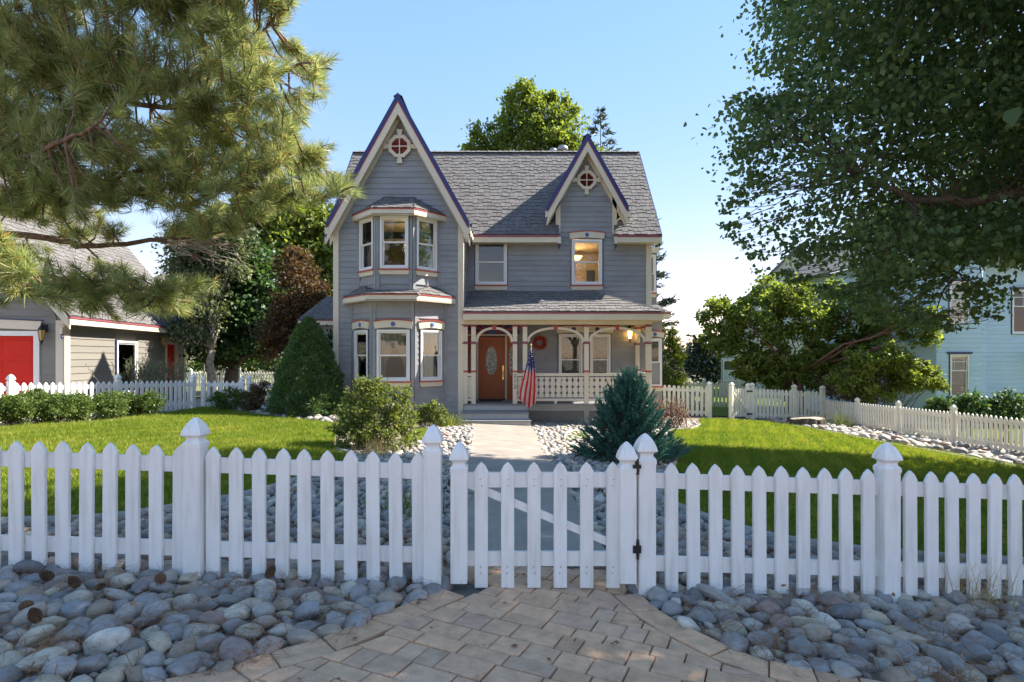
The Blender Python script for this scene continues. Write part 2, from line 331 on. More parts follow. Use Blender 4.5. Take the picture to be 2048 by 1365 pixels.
tag(overlay('lawn', lawnL, .035, M_['lawn'], thick=.03), kind='structure')
overlay('lawn', lawnR, .035, M_['lawn'], thick=.03)
overlay('lawn', patchL, .05, M_['lawn'])
overlay('lawn', PX([(1128,884),(1180,884),(1180,866),(1150,864)]), .05, M_['lawn'])
overlay('field', [(-60,26),(60,26),(140,160),(-140,160)], .02, M_['field'])
overlay('lawn', [(5.4,24.2),(13,24.6),(13,27),(40,27),(40,60),(5.4,60)], .04, M_['lawn'])
overlay('lawn', [(13.4,13),(16,13),(30,13),(30,26),(13.4,26)], .02, M_['lawn'])
overlay('bounce_street', [(-70,-40),(70,-40),(70,.55),(-70,.55)], .005, M_['bounce_street'])  # out of view; added to bounce sunlight onto fence and house front
overlay('driveway', [(-30,7),(-14.6,8),(-10.2,18.6),(-8.6,19),(-8.6,25.5),(-11,25.5),(-30,14)], .012, M_['concrete'])
overlay('backyard_path', [(-9.4,18.7),(-6.2,18.9),(-6.2,25.5),(-8.5,25.5)], .02, M_['concrete'])
def curb(line, w=.09, h=.075):
    mb = MB(); P = [Vector((*p, 0)) for p in line]; prof = [(-w/2,-.04),(-w/2,h*.6),(-w/4,h),(w/4,h),(w/2,h*.6),(w/2,-.04)]; vs_ = []
    for i, p in enumerate(P):
        t = (P[min(i+1,len(P)-1)]-P[max(i-1,0)]).normalized(); nn = Vector((-t.y, t.x, 0)); z = g(p.x, p.y)
        vs_ += [p + nn*a + Vector((0,0,z+b+.006*noise.noise(p*5))) for a, b in prof]
    k = len(prof); mb.add(vs_, [(i*k+j, i*k+(j+1)%k, (i+1)*k+(j+1)%k, (i+1)*k+j) for i in range(len(P)-1) for j in range(k)] + [tuple(range(k)), tuple((len(P)-1)*k+j for j in range(k-1,-1,-1))])
    tag(mb.build('curb', M_['curb'], smooth=True), kind='structure')
curb(curbL); curb(curbR); curb(spruceR)
curb(smooth_line(PX([(672,903),(700,912),(722,921)]), 3))
curb(smooth_line(PX([(1128,884),(1135,868),(1160,864)]), 3), .07)
curb(smooth_line(PX([(1530,843),(1600,856),(1680,870),(1760,887),(1900,912),(2048,941)]), 3), .1, .06)
curb(smooth_line(PX([(360,822),(280,836),(200,847),(90,853)]), 3), .08, .05)
# walk: concrete slabs
walk = tag(overlay('walkway', [(-.36,4.4),(-.66,9.85),(-.96,15.7),(.48,15.7),(.56,9.85),(.70,4.4)], .012, M_['sand']), kind='structure')
def walk_x(y, side): 
    L = WL if side < 0 else WR
    return float(np.interp(y, [p[1] for p in L], [p[0] for p in L]))
cuts = [4.35, 5.75, 7.3, 8.9, 10.5, 12.1, 13.9, 15.83]
for a, b in zip(cuts, cuts[1:]):
    mb = MB(); a2, b2 = a+.006, b-.006; c = .012
    q = [(walk_x(a2,-1),a2),(walk_x(a2,1),a2),(walk_x(b2,1),b2),(walk_x(b2,-1),b2)]; cx = sum(p[0] for p in q)/4; cy = (a+b)/2
    def ring(ins, dz): return [(x+(ins if x < cx else -ins), y+(ins if y < cy else -ins), g(x,y)+dz) for x, y in q]
    mb.add(ring(0,-.02)+ring(0,.048)+ring(c,.055), [(i, (i+1)%4, 4+(i+1)%4, 4+i) for i in range(4)]+[(4+i,4+(i+1)%4,8+(i+1)%4,8+i) for i in range(4)]+[(8,9,10,11)])
    mb.build('slab', M_['concrete'], walk)
# ------------------------------------------------------------------ paver landing
paving = tag(overlay('paver_landing', [(-.42,4.34),(-.42,3.9)] + fanL + [(-7,.6),(7,.6)] + fanR[::-1] + [(.80,3.95),(.80,4.34)], .008, M_['sand']), kind='structure')
def paver_piece(poly, h=.034):
    poly = [p for i, p in enumerate(poly) if math.dist(p, poly[i-1]) > .012]
    if len(poly) < 3 or area(poly) < .0022: return
    cx = sum(p[0] for p in poly)/len(poly); cy = sum(p[1] for p in poly)/len(poly); jz = random.uniform(-.004, .004)
    tx, ty = random.uniform(-.01,.01), random.uniform(-.01,.01)
    def ring(k, dz):
        out = []
        for x, y in poly:
            d = math.dist((x,y),(cx,cy)); s = max(0, 1 - k/d); X, Y = cx+(x-cx)*s, cy+(y-cy)*s
            out.append((X, Y, g(X,Y)+dz+(tx*(X-cx)+ty*(Y-cy) if dz > 0 else 0)))
        return out
    n = len(poly); mb = MB()
    mb.add(ring(.004,-.01)+ring(.004,h-.009+jz)+ring(.008,h-.003+jz)+ring(.018,h+jz), [(r*n+i, r*n+(i+1)%n, (r+1)*n+(i+1)%n, (r+1)*n+i) for r in range(3) for i in range(n)]+[tuple(3*n+i for i in range(n))])
    mb.build('paver', M_['paver'], paving)
def border(line, side, w=.2, step=.27):
    P = [Vector(p) for p in line]; L = [0]
    for i in range(1, len(P)): L.append(L[-1]+(P[i]-P[i-1]).length)
    def pt(s):
        s = min(max(s, 0), L[-1]-1e-4); i = max(k for k in range(len(L)) if L[k] <= s); i = min(i, len(P)-2)
        t = (P[i+1]-P[i]).normalized(); return P[i]+t*(s-L[i]), Vector((-t.y, t.x))*side
    s = 0; inner = []
    while s < L[-1]:
        d = step*random.choice((.75,1,1,1.15)); a, na = pt(s); b, nb = pt(min(s+d, L[-1]))
        if max(abs(a.x), abs(b.x)) < 4.6: paver_piece([tuple(a+na*.01), tuple(b+nb*.01), tuple(b+nb*w), tuple(a+na*w)])
        s += d
    s = 0
    while s < L[-1]: a, na = pt(s); inner.append((a+na*(w+.004), na)); s += .08
    return inner
innL = border(fanL, 1); innR = border(fanR, -1)
innL = [(p, n if True else n) for p, n in innL]
def pavers():
    ang = R(-24); ca, sa = math.cos(ang), math.sin(ang); u = .088
    # running rows of mixed blocks, turned against the fence
    v = -.6; row = 0
    while v < 7.5:
        h = (2*u, 2*u, 1.36*u)[row % 3]; s = -6 + random.random()*.3
        while s < 6:
            w = random.choice((2*u, 2.9*u, 2.9*u, 1.4*u)); q = [(s, v), (s+w, v), (s+w, v+h), (s, v+h)]; s += w
            poly = [(x*ca-y*sa, x*sa+y*ca) for x, y in q]
            cx = sum(p[0] for p in poly)/4; cy = sum(p[1] for p in poly)/4
            if cy < 1.7 or cy > 4.5 or abs(cx) > 3.4: continue
            for p, nrm in (min(innL, key=lambda t: (t[0].x-cx)**2+(t[0].y-cy)**2), min(innR, key=lambda t: (t[0].x-cx)**2+(t[0].y-cy)**2)):
                if cy < 3.95 and len(poly) >= 3: poly = clip_half(poly, p, nrm)
            for p, nrm in (((-.41,0),(1,0)), ((.79,0),(-1,0))) if cy > 3.75 else (): poly = clip_half(poly, p, nrm) if len(poly) >= 3 else poly
            if len(poly) >= 3: poly = clip_half(poly, (0,4.335), (0,-1))
            if len(poly) >= 3: paver_piece(poly)
        v += h; row += 1
pavers()
# ------------------------------------------------------------------ river stones
def pebble(seed, sub):
    bm = bmesh.new(); bmesh.ops.create_icosphere(bm, subdivisions=sub, radius=1); rs = random.Random(seed); off = Vector((seed*7.3, seed*3.1, seed))
    cuts_ = [(Vector((rs.gauss(0,1), rs.gauss(0,1), rs.gauss(0,.6))).normalized(), rs.uniform(.62,.86)) for _ in range(rs.choice((2,3,4,6)))]
    for v in bm.verts:
        p = v.co * (1 + .24*noise.noise(v.co*1.1+off) + .08*noise.noise(v.co*2.6+off))
        for nn, d in cuts_:
            e = p.dot(nn)-d
            if e > 0: p -= nn*e*.8
        v.co = p
    me = bpy.data.meshes.new('river_stone'); bm.to_mesh(me); bm.free(); me.materials.append(M_['stone'])
    me.polygons.foreach_set('use_smooth', [True]*len(me.polygons)); return me
PB_hi = [pebble(i, 3) for i in range(10)]; PB_lo = [pebble(i, 1) for i in range(10)]; PB_mid = [pebble(i, 2) for i in range(10)]
def pack(poly, rmin, rmax, tries, f=.83, pw=1.6):
    xs = [p[0] for p in poly]; ys = [p[1] for p in poly]; cell = 2*rmax; grid = {}; out = []
    for r in sorted((rmin+(rmax-rmin)*random.random()**pw for _ in range(tries)), reverse=True):
        x = random.uniform(min(xs), max(xs)); y = random.uniform(min(ys), max(ys))
        if not inpoly(x, y, poly): continue
        k = (int(x//cell), int(y//cell)); ok = True
        for i in (-1,0,1):
            for j in (-1,0,1):
                for (a,b,c) in grid.get((k[0]+i,k[1]+j), ()):
                    if (a-x)**2+(b-y)**2 < (f*(c+r))**2: ok = False; break
                if not ok: break
            if not ok: break
        if ok: grid.setdefault(k, []).append((x,y,r)); out.append((x,y,r))
    return out
def stone_M(x, y, r):
    rz = random.uniform(0, math.pi); el = random.uniform(1.05, 1.55); fl = random.uniform(.45, .75)
    s = r*1.04; sc_ = Matrix.Diagonal((s*el, s*random.uniform(.85,1.0), s*fl, 1))
    return Matrix.Translation((x, y, g(x,y)+r*fl*random.uniform(.15,.75)+.004)) @ Matrix.Rotation(rz, 4, 'Z') @ Matrix.Rotation(random.gauss(0,.22), 4, 'X') @ Matrix.Rotation(random.gauss(0,.2), 4, 'Y') @ sc_
def in_view(x, y): return y > 2.5 and abs(x) < y*.9
beds = [('rock_bed', bedL, .014, .074, 150000, .84), ('rock_bed', bedR, .014, .074, 150000, .84),
        ('rock_bed', PX([(1535,842),(1640,838),(1660,845),(1750,862),(1850,880),(1950,898),(2048,915),(2250,955),(2250,980),(2048,937),(1900,909),(1750,883),(1650,863),(1580,851)]), .07, .16, 9000, .8),
        ('rock_bed', PX([(425,818),(480,814),(560,816),(690,818),(690,850),(674,848),(560,838),(470,824)]), .06, .15, 4000, .8)]
bed_objs = []; every = []
for nm, poly, a, b, t, f in beds:
    o = tag(overlay(nm, poly, .006, M_['soil']), kind='structure'); bed_objs.append(o)
    for (x, y, r) in pack(poly, a, b, t, f): every.append((r/max(y,1) if in_view(x,y) else 0, x, y, r, o))
every.sort(key=lambda e: -e[0])
for sz, x, y, r, o in every[:300]: link('river_stone', random.choice(PB_hi), o, stone_M(x, y, r))
def join_stones(items, parent):
    Vs, Fs, n = [], [], 0
    for x, y, r in items:
        me = random.choice(PB_mid if y < 4.6 and r > .03 else PB_lo); k = len(me.vertices)
        co = np.empty(k*3, np.float32); me.vertices.foreach_get('co', co); co = co.reshape(-1,3)
        fi = np.empty(len(me.polygons)*3, np.int32); me.polygons.foreach_get('vertices', fi)
        Mx = np.array(stone_M(x,y,r)); Vs.append(co @ Mx[:3,:3].T + Mx[:3,3]); Fs.append(fi.reshape(-1,3)+n); n += k
    tag(link('small_river_stones', fast_mesh('small_river_stones', np.vstack(Vs), np.vstack(Fs), M_['stone'], True), parent), kind='stuff')
for o in bed_objs:
    it = [(x,y,r) for sz,x,y,r,oo in every[300:] if oo is o and -8 < x < 16]
    if it: join_stones(it, o)
# dry pine needles and pine cones on the near stones
def straw():
    P, D, S = [], [], []
    for poly, n in ((bedL, 330), (bedR, 320)):
        xs = [p[0] for p in poly]; k = 0
        while k < n:
            x = random.uniform(-4.2, 4.2); y = random.uniform(2.3, 5.2)
            if not inpoly(x, y, poly): continue
            k += 1; z = g(x,y); rr = random.uniform(.04,.16)
            for _ in range(random.randint(10,44)):
                P.append((x+random.gauss(0,rr), y+random.gauss(0,rr), z+random.uniform(.03,.09))); a = random.uniform(0,6.28); D.append((math.cos(a), math.sin(a), random.gauss(0,.15))); S.append(random.uniform(.05,.14))
    V, Fc = scatter(P, D, S, [(-.5,-.016,0),(.5,-.009,.03),(.5,.009,.03),(-.5,.016,0)], [(0,1,2,3)], up=np.tile([0,0,1.], (len(P),1)))
    tag(link('pine_straw', fast_mesh('pine_straw', V, Fc, M_['needle_dead'])), 'brown dry pine needles lying in drifts between the river stones', kind='stuff')
straw()
def litter():
    P = []
    while len(P) < 260:
        x, y = random.uniform(-4,4.5), random.uniform(2.4,5.5); P.append((x, y, g(x,y)+(.045 if not (inpoly(x,y,bedL) or inpoly(x,y,bedR)) else .10)))
    D = rng.normal(size=(len(P),3)); D[:,2] *= .15; U = rng.normal(size=(len(P),3))*.35; U[:,2] += 1
    V, Fc = scatter(P, D, rng.uniform(.015,.045,len(P)), [(0,0,0),(.45,.28,.12),(1,0,.05),(.45,-.28,.1)], [(0,1,2,3)], up=U); tag(link('fallen_leaves', fast_mesh('fallen_leaves', V, Fc, M_['needle_dead'])), 'small dry brown leaves scattered over pavers and stones', kind='stuff')
litter()
def cone_mesh():
    mb = MB()
    for i in range(90):
        t = i/89; a = i*2.39996; r = .034*math.sin(math.pi*(.12+.84*t))**.8; z = .085*t; rot = Matrix.Rotation(a,4,'Z'); tl = .6-1.1*t
        q = [Vector((r*.35,-.006,z)), Vector((r,-.010,z-.012*tl-.004)), Vector((r*1.12,0,z-.014*tl)), Vector((r,.010,z-.012*tl-.004)), Vector((r*.35,.006,z)), Vector((r*.8,0,z+.006))]
        mb.add([rot@p for p in q], [(0,1,5),(1,2,5),(2,3,5),(3,4,5),(4,3,2,1,0)])
    return mb.mesh('pine_cone', M_['pinec'])
CM = cone_mesh()
cone_px = [(103,1167,'leftmost pine cone of the row just in front of the pickets'),(155,1185,'pine cone between two grey stones left of the fence post'),(325,1172,'pine cone lying at the foot of the capped fence post'),(535,1163,'pine cone tucked under the pickets right of the capped post'),(45,1228,'pine cone on the stones near the left picture edge'),(75,1258,'pine cone lowest on the left bed of stones'),(860,1020,'pine cone beside the stones just behind the left gate side'),(192,1190,'small pine cone resting on a pale oval stone left of post')]
for i, (a, b, lab) in enumerate(cone_px):
    p = gp(a, b+16); s = .88 if i != 7 else .6
    o = link('pine_cone', CM, None, Matrix.Translation(p+Vector((0,0,.085))) @ Matrix.Rotation(random.uniform(0,6), 4, 'Z') @ Matrix.Rotation(random.uniform(.7,1.7), 4, 'X') @ Matrix.Diagonal((s,s,s,1)))
    tag(o, lab, 'pine cone', 'pine cones on the river stones')
# ------------------------------------------------------------------ grass blades on the lawns
def blades():
    P, S = [], []
    for poly, n in ((lawnL, 70000), (lawnR, 74000), (patchL, 900)):
        A = np.array(poly); lo, hi = A.min(0), A.max(0); lo = np.maximum(lo, [-12.5,3.5]); hi = np.minimum(hi, [13.5,25]); k = 0
        while k < n:
            Q = rng.uniform(lo, hi, (40000,2)); w = rng.random(40000) < np.clip(9/np.maximum(Q[:,1],1), .25, 1)**1.3
            x, y = Q[:,0], Q[:,1]; ins = np.zeros(len(Q), bool); j = len(A)-1
            for i in range(len(A)):
                c = (A[i,1] > y) != (A[j,1] > y); ins ^= c & (x < (A[j,0]-A[i,0])*(y-A[i,1])/(A[j,1]-A[i,1]+1e-12)+A[i,0]); j = i
            Q = Q[ins & w & (np.abs(Q[:,0]) < Q[:,1]*.95)][:n-k]; k += len(Q)
            P += [(a, b, g(a,b)+.03) for a, b in Q]; S += list(rng.uniform(.035,.075,len(Q))*(1+.02*Q[:,1]))
    D = rng.normal(size=(len(P),3))*.42 + np.array([0,0,1])
    V, Fc = scatter(P, D, S, [(0,-.075,0),(0,.075,0),(1,.0,.25),(0,.10,.05),(0,.24,.05),(.85,.42,-.1)], [(0,1,2),(3,4,5)])
    tag(link('grass', fast_mesh('grass', V, Fc, M_['grass'])), 'short green mown grass of the front lawns', 'grass', kind='stuff')
blades()
# ------------------------------------------------------------------ picket fences
def picket_mesh(h, w=.088, d=.026, mat='white_fence', fancy=True):
    mb = MB(); a = w/2; b = .004
    P = [(-a,0),(a,0),(a,h-.086),(a*1.07,h-.082),(a*1.07,h-.064),(a*.62,h-.026),(0,h),(-a*.62,h-.026),(-a*1.07,h-.064),(-a*1.07,h-.082),(-a,h-.086)] if fancy else [(-a,0),(a,0),(a,h-.06),(0,h),(-a,h-.06)]
    n = len(P); cz = h*.5
    def ins(k): return [(x*(1-k/a), z+(k if z < .01 else -k*1.2 if z > h-.07 else 0)) for x, z in P]
    R_ = [(P, d), (P, b), (ins(b), 0)]; vs_ = []
    for pl, y in R_: vs_ += [(x, y, z) for x, z in pl]
    mb.add(vs_, [(r*n+i, r*n+(i+1)%n, (r+1)*n+(i+1)%n, (r+1)*n+i) for r in range(2) for i in range(n)]+[tuple(range(n)), tuple(2*n+i for i in range(n-1,-1,-1))])
    return mb.mesh('picket', M_[mat])
def cap_mesh(hw, mat, s=1):
    k = hw/.058
    prof = [(.0605,0),(.0605,.028),(.058,.031),(.054,.036),(.046,.046),(.043,.056),(.044,.064),(.050,.074),(.060,.080),(.0655,.083),(.0655,.092),(.062,.108),(.055,.128),(.044,.152),(.030,.174),(.014,.191),(.003,.199)]
    mb = MB(); mb.lathe([(r*k, z*s) for r, z in prof], n=4, rot=math.pi/4); return mb.mesh('post_cap', M_[mat])
def post_mesh(h, hw, mat):
    mb = MB(); b = .005; sq = [(-hw+b,-hw),(hw-b,-hw),(hw,-hw+b),(hw,hw-b),(hw-b,hw),(-hw+b,hw),(-hw,hw-b),(-hw,-hw+b)]
    mb.pxy(sq, 0, h); return mb.mesh('post', M_[mat])
CACHE = {}
def cached(key, fn):
    if key not in CACHE: CACHE[key] = fn()
    return CACHE[key]
def fence(label, A, B, top, bot, pos=None, posts=(), spacing=.1547, start=.0, group=None, mat='white_fence', ph=.873, pw=.088, post_up=.09, hw=.058, rails=((.08,.18),(.644,.743)), skip=(), name='picket_fence', fancy=True, cat='fence', post_drop=.12):
    """A,B: ends in plan; top(t): picket top height for t in 0..1; posts: distances from A"""
    A, B = Vector(A), Vector(B); L = (B-A).length; u = (B-A)/L; rz = math.atan2(u.y, u.x); nrm = Vector((-u.y, u.x))
    mid = A; root = thing(name, (A.x, A.y, g(A.x, A.y)), label, cat, group)
    pm = cached(('p', ph, pw, mat, fancy), lambda: picket_mesh(ph, pw, mat=mat, fancy=fancy))
    if pos is None: pos = [start+spacing*i for i in range(int((L-start)/spacing)+1)]
    for s in pos:
        if not any(abs(s-q) < hw+.004 for q in posts):
            p = A+u*s; jz = random.uniform(-.004,.004)
            link('picket', pm, root, Matrix.Translation((p.x, p.y, top(s)-ph+jz)) @ Matrix.Rotation(rz+random.gauss(0,.012), 4, 'Z') @ Matrix.Rotation(random.gauss(0,.006), 4, 'Y'))
    ends = [0]+sorted(posts)+[L] if posts else [0, L]; ends = sorted(set(round(e,4) for e in ends))
    for a, b in zip(ends, ends[1:]):
        if b-a < .2: continue
        for r0, r1 in rails:
            mb = MB(); pa = A+u*a+nrm*.029; pb = A+u*b+nrm*.029; q = nrm*.03
            za, zb = top(a), top(b); V = []
            for p, z in ((pa,za),(pb,zb)):
                for off, zz in ((0,z-r1),(.03,z-r1),(.03,z-r0),(0,z-r0+.0),): V.append((p.x+nrm.x*off, p.y+nrm.y*off, zz))
            mb.add(V, [(0,1,2,3),(7,6,5,4),(0,4,5,1),(1,5,6,2),(2,6,7,3),(3,7,4,0)]); mb.build('rail', M_[mat], root)
    for s in posts:
        p = A+u*s+nrm*.015; z1 = top(s)+post_up-.095; z0 = g(p.x,p.y)-post_drop; h = z1-z0
        po = link('post', post_mesh(h, hw, mat), root, Matrix.Translation((p.x,p.y,z0)) @ Matrix.Rotation(rz,4,'Z'))
        link('post_cap', cached(('c', hw, mat), lambda: cap_mesh(hw, mat)), po, Matrix.Translation((p.x,p.y,z1-.002)) @ Matrix.Rotation(rz,4,'Z'))
    return root
S0 = .1547
# near fence, left run: picket places worked out from their pixel positions in the image
fl = lambda s: 1.036-.0322*s if True else 0
XA = -3.306-3*S0
fenceL = fence('near white vinyl picket fence left of the gate, with one capped post', (XA,3.85), (-.50,3.88), lambda s: 1.0325-.0322*(s-3*S0), None, posts=(3*S0+1.19, -.50-XA-.03), pos=[i*S0 for i in range(11)]+[-1.998-XA+i*.1527 for i in range(10)])
fenceR = fence('near white vinyl picket fence right of the gate, with one capped post', (.90,3.90), (4.66,4.12), lambda s: .874-.0452*(s-.18), None, posts=(.0, 1.70), spacing=.1535, start=.18)
# a garden gate with its own two posts
def gate(name, label, A, B, ztop, n, ph, hw=.055, mat='white_fence', post_top=.13, brace=1, bottom=.0):
    A, B = Vector(A), Vector(B); L = (B-A).length; u = (B-A)/L; rz = math.atan2(u.y,u.x); nrm = Vector((-u.y,u.x))
    root = thing(name, (A.x,A.y,g(A.x,A.y)), label, 'gate')
    for s in (hw, L-hw):
        p = A+u*s+nrm*.015; z1 = ztop+post_top-.19; z0 = ztop-ph+.045
        po = link('post', post_mesh(z1-z0, hw, mat), root, Matrix.Translation((p.x,p.y,z0)) @ Matrix.Rotation(rz,4,'Z'))
        link('post_cap', cached(('c',hw,mat), lambda: cap_mesh(hw,mat)), po, Matrix.Translation((p.x,p.y,z1-.002)) @ Matrix.Rotation(rz,4,'Z'))
    pm = cached(('p',ph,.088,mat,True), lambda: picket_mesh(ph,.088,mat=mat)); gap = (L-2*hw)/(n+.36)
    for i in range(n):
        p = A+u*(2*hw+gap*(i+.52)); po = link('picket', pm, root, Matrix.Translation((p.x,p.y,ztop-ph)) @ Matrix.Rotation(rz,4,'Z'))
        for zz in (.115,.158,.70,.742):
            link('screw', cached('screw', lambda: MB().tube([(0,-.0025,0),(0,.002,0)], .0045, 6).mesh('screw', M_['steel'])), po, Matrix.Translation((p.x+random.uniform(-.006,.006), p.y, ztop-zz)))
    for r0, r1 in ((.075,.175),(.61,.705)):
        mb = MB(Matrix.Translation((A.x,A.y,0)) @ Matrix.Rotation(rz,4,'Z')); mb.box(2*hw-.01, L-2*hw+.01, .029,.058, ztop-r1, ztop-r0); mb.build('rail', M_[mat], root)
    mb = MB(Matrix.Translation((A.x,A.y,0)) @ Matrix.Rotation(rz,4,'Z')); x0, x1 = 2*hw, L-2*hw; za, zb = (ztop-.18, ztop-.60) if brace > 0 else (ztop-.60, ztop-.18)
    mb.pxz([(x0,za),(x1,zb),(x1,zb+.055),(x0,za+.055)], .032,.052); mb.build('brace', M_[mat], root)
    return root
GT = gate('garden_gate', 'closed white picket gate with diagonal brace across the front walk', (-.408,3.88), (.826,3.88), .884, 6, .843)
for z0, z1 in ((.83,.895),(.27,.36)):
    mb = MB(); mb.box(.822,.842,3.84,3.87,z0,z1); mb.box(.80,.855,3.835,3.842,z0+.02,z1-.02)
    mb.tube([(.832,3.836,z0-.02),(.832,3.836,z1+.02)], .008, 6); mb.build('hinge', M_['black'], GT)
mb = MB(); mb.box(-.43,-.40,3.90,3.93,.72,.76); mb.tube([(-.44,3.915,.735),(-.27,3.945,.735)], .006, 6); mb.build('latch', M_['black'], GT)
# fence in front of the garage, with its gate, and the run to the left wing
def gtop(A, B, h): return lambda s: g(*(Vector(A)+(Vector(B)-Vector(A)).normalized()*s))+h
A, B = (-13.2,6.3), (-9.62,17.62)
fence('white picket fence running back past the hedge and the garage', A, B, gtop(A,B,.88), None, posts=(4.2,6.9,9.4,11.8), start=.05)
gate('side_gate', 'white picket side gate between hedge and cone-shaped spruce', (-9.56,17.85), (-8.32,18.0), g(-9,18)+.86, 6, .84, brace=-1)
A, B = (-8.25,18.05), (-5.3,18.4)
fence('white picket fence from the side gate to behind the cone-shaped spruce', A, B, gtop(A,B,.88), None, posts=(.06,2.9), start=.18)
A, B = (-21,33), (-10,34)
fence('far white picket fence behind the two tree trunks', A, B, gtop(A,B,.98), None, posts=(.0,2.6,5.2,7.8,10.4), start=.15, fancy=False)
# taller cream fence right of the house and the low one along the right-hand neighbour
OW = 'offwhite_fence'; TALL = ((.12,.24),(1.0,1.12))
A, B = (5.35,23.4), (8.05,23.5)
fence('tall cream picket fence between house corner and open gate', A, B, gtop(A,B,1.26), None, posts=(.1,2.65), start=.25, mat=OW, ph=1.2, pw=.115, spacing=.19, rails=TALL, hw=.08, post_up=.12)
A, B = (8.65,22.9), (9.62,23.55)
gt2 = fence('cream picket gate standing ajar beside the tall cream fence', A, B, gtop(A,B,1.26), None, posts=(.04,1.14), start=.18, mat=OW, ph=1.15, pw=.1, spacing=.155, rails=TALL, hw=.075, post_up=.12, name='yard_gate', cat='gate', post_drop=-.06)
mb = MB(); a_, b_ = Vector((8.72,22.93,0)), Vector((9.55,23.48,0)); nn = Vector((.55,-.83,0))*-.0
mb.prism([(8.72,22.91,g(8.7,22.9)+1.05),(9.55,23.46,g(9.5,23.4)+.25),(9.55,23.46,g(9.5,23.4)+.33),(8.72,22.91,g(8.7,22.9)+1.13)], (.02,-.03,0)); mb.build('brace', M_[OW], gt2)
mb = MB(); z = g(9.6,23.5); mb.box(9.5,9.72,23.42,23.46,z+1.12,z+1.18); mb.build('hinge', M_['black'], gt2); mb = MB(); mb.box(9.5,9.72,23.42,23.46,z+.2,z+.26); mb.build('hinge', M_['black'], gt2)
A, B = (9.72,23.62), (12.9,24.0)
fence('tall cream picket fence between open gate and tree stump corner', A, B, gtop(A,B,1.26), None, posts=(.06,1.9,3.15), start=.25, mat=OW, ph=1.2, pw=.115, spacing=.165, rails=TALL, hw=.08, post_up=.14)
A, B = (12.95,24.0), (11.55,10.4)
fence('low cream picket fence along the stones on the right boundary', A, B, gtop(A,B,.92), None, posts=(2.7,5.4,8.1,10.8), start=.12, mat=OW, ph=.86, pw=.095, spacing=.168, rails=((.10,.19),(.66,.75)), hw=.065)
A, B = (7.7,30.5), (12.3,29.6)
fence('far cream fence seen through the open gate gap', A, B, gtop(A,B,1.35), None, posts=(.1,2.3,4.4), start=.25, mat=OW, ph=1.25, pw=.12, spacing=.19, rails=TALL, hw=.08, fancy=False)
# ------------------------------------------------------------------ house: wall, window and roof kit
def frame(O, u): u = Vector((u[0], u[1], 0)).normalized(); return Matrix(((u.x,-u.y,0,O[0]),(u.y,u.x,0,O[1]),(0,0,1,O[2]),(0,0,0,1)))
EXPO = .165; NB = [0]
def clap(parent, T, zlo, zhi, ur, openings=(), mat='siding', expo=EXPO, limit=10**9, joined=False):
    z = zlo; J = MB(T)
    while z < zhi-.01:
        z1 = min(z+expo+.012, zhi); zt = min(z+expo, zhi)
        a0, b0 = ur(z); a1, b1 = ur(zt); segs = [(a0, a1, b0, b1)]
        for (o0, o1, p0, p1) in openings:
            if p1 <= z+.02 or p0 >= zt-.02: continue
            new = []
            for (q0, q1, r0, r1) in segs:
                if o1 <= min(q0,q1) or o0 >= max(r0,r1): new.append((q0,q1,r0,r1)); continue
                if o0 > max(q0,q1): new.append((q0,q1,o0,o0))
                if o1 < min(r0,r1): new.append((o1,o1,r0,r1))
            segs = new
        for (q0,q1,r0,r1) in segs:
            if r0-q0 < .02: continue
            mb = J if joined else MB(T); r1 = max(r1, q1+.002)
            mb.add([(q0,.002,z),(r0,.002,z),(r0,-.026,z),(q0,-.026,z),(q1,.002,z1),(r1,.002,z1),(r1,-.007,z1),(q1,-.007,z1)], [(0,1,2,3),(7,6,5,4),(3,2,6,7),(1,5,6,2),(0,3,7,4),(0,4,5,1)])
            if not joined: mb.build('clapboard', M_[mat], parent); NB[0] += 1
        z = zt
    if joined and J.v: tag(J.build('clapboards', M_[mat], parent), kind='stuff')
def wall_back(parent, T, x0, x1, z0, z1, openings=(), mat='siding', thick=.12, name='wall', gable=None):
    mb = MB(T); xs = sorted({x0, x1} | {min(max(v, x0), x1) for o in openings for v in o[:2]})
    for a, b in zip(xs, xs[1:]):
        m = (a+b)/2; cut_ = sorted((o[2], o[3]) for o in openings if o[0] < m < o[1]); z = z0
        for p, q in cut_:
            if p > z: mb.box(a, b, .004, thick, z, min(p, z1))
            z = max(z, q)
        if z < z1: mb.box(a, b, .004, thick, z, z1)
    if gable: mb.prism([(x, .004, z) for x, z in gable], (0, thick-.004, 0))
    return mb.build(name, M_[mat], parent)
def bar(mb, x0, x1, z0, z1, w, y0, y1):        # a rectangular ring
    mb.box(x0, x0+w, y0, y1, z0, z1); mb.box(x1-w, x1, y0, y1, z0, z1); mb.box(x0+w, x1-w, y0, y1, z0, z0+w); mb.box(x0+w, x1-w, y0, y1, z1-w, z1)
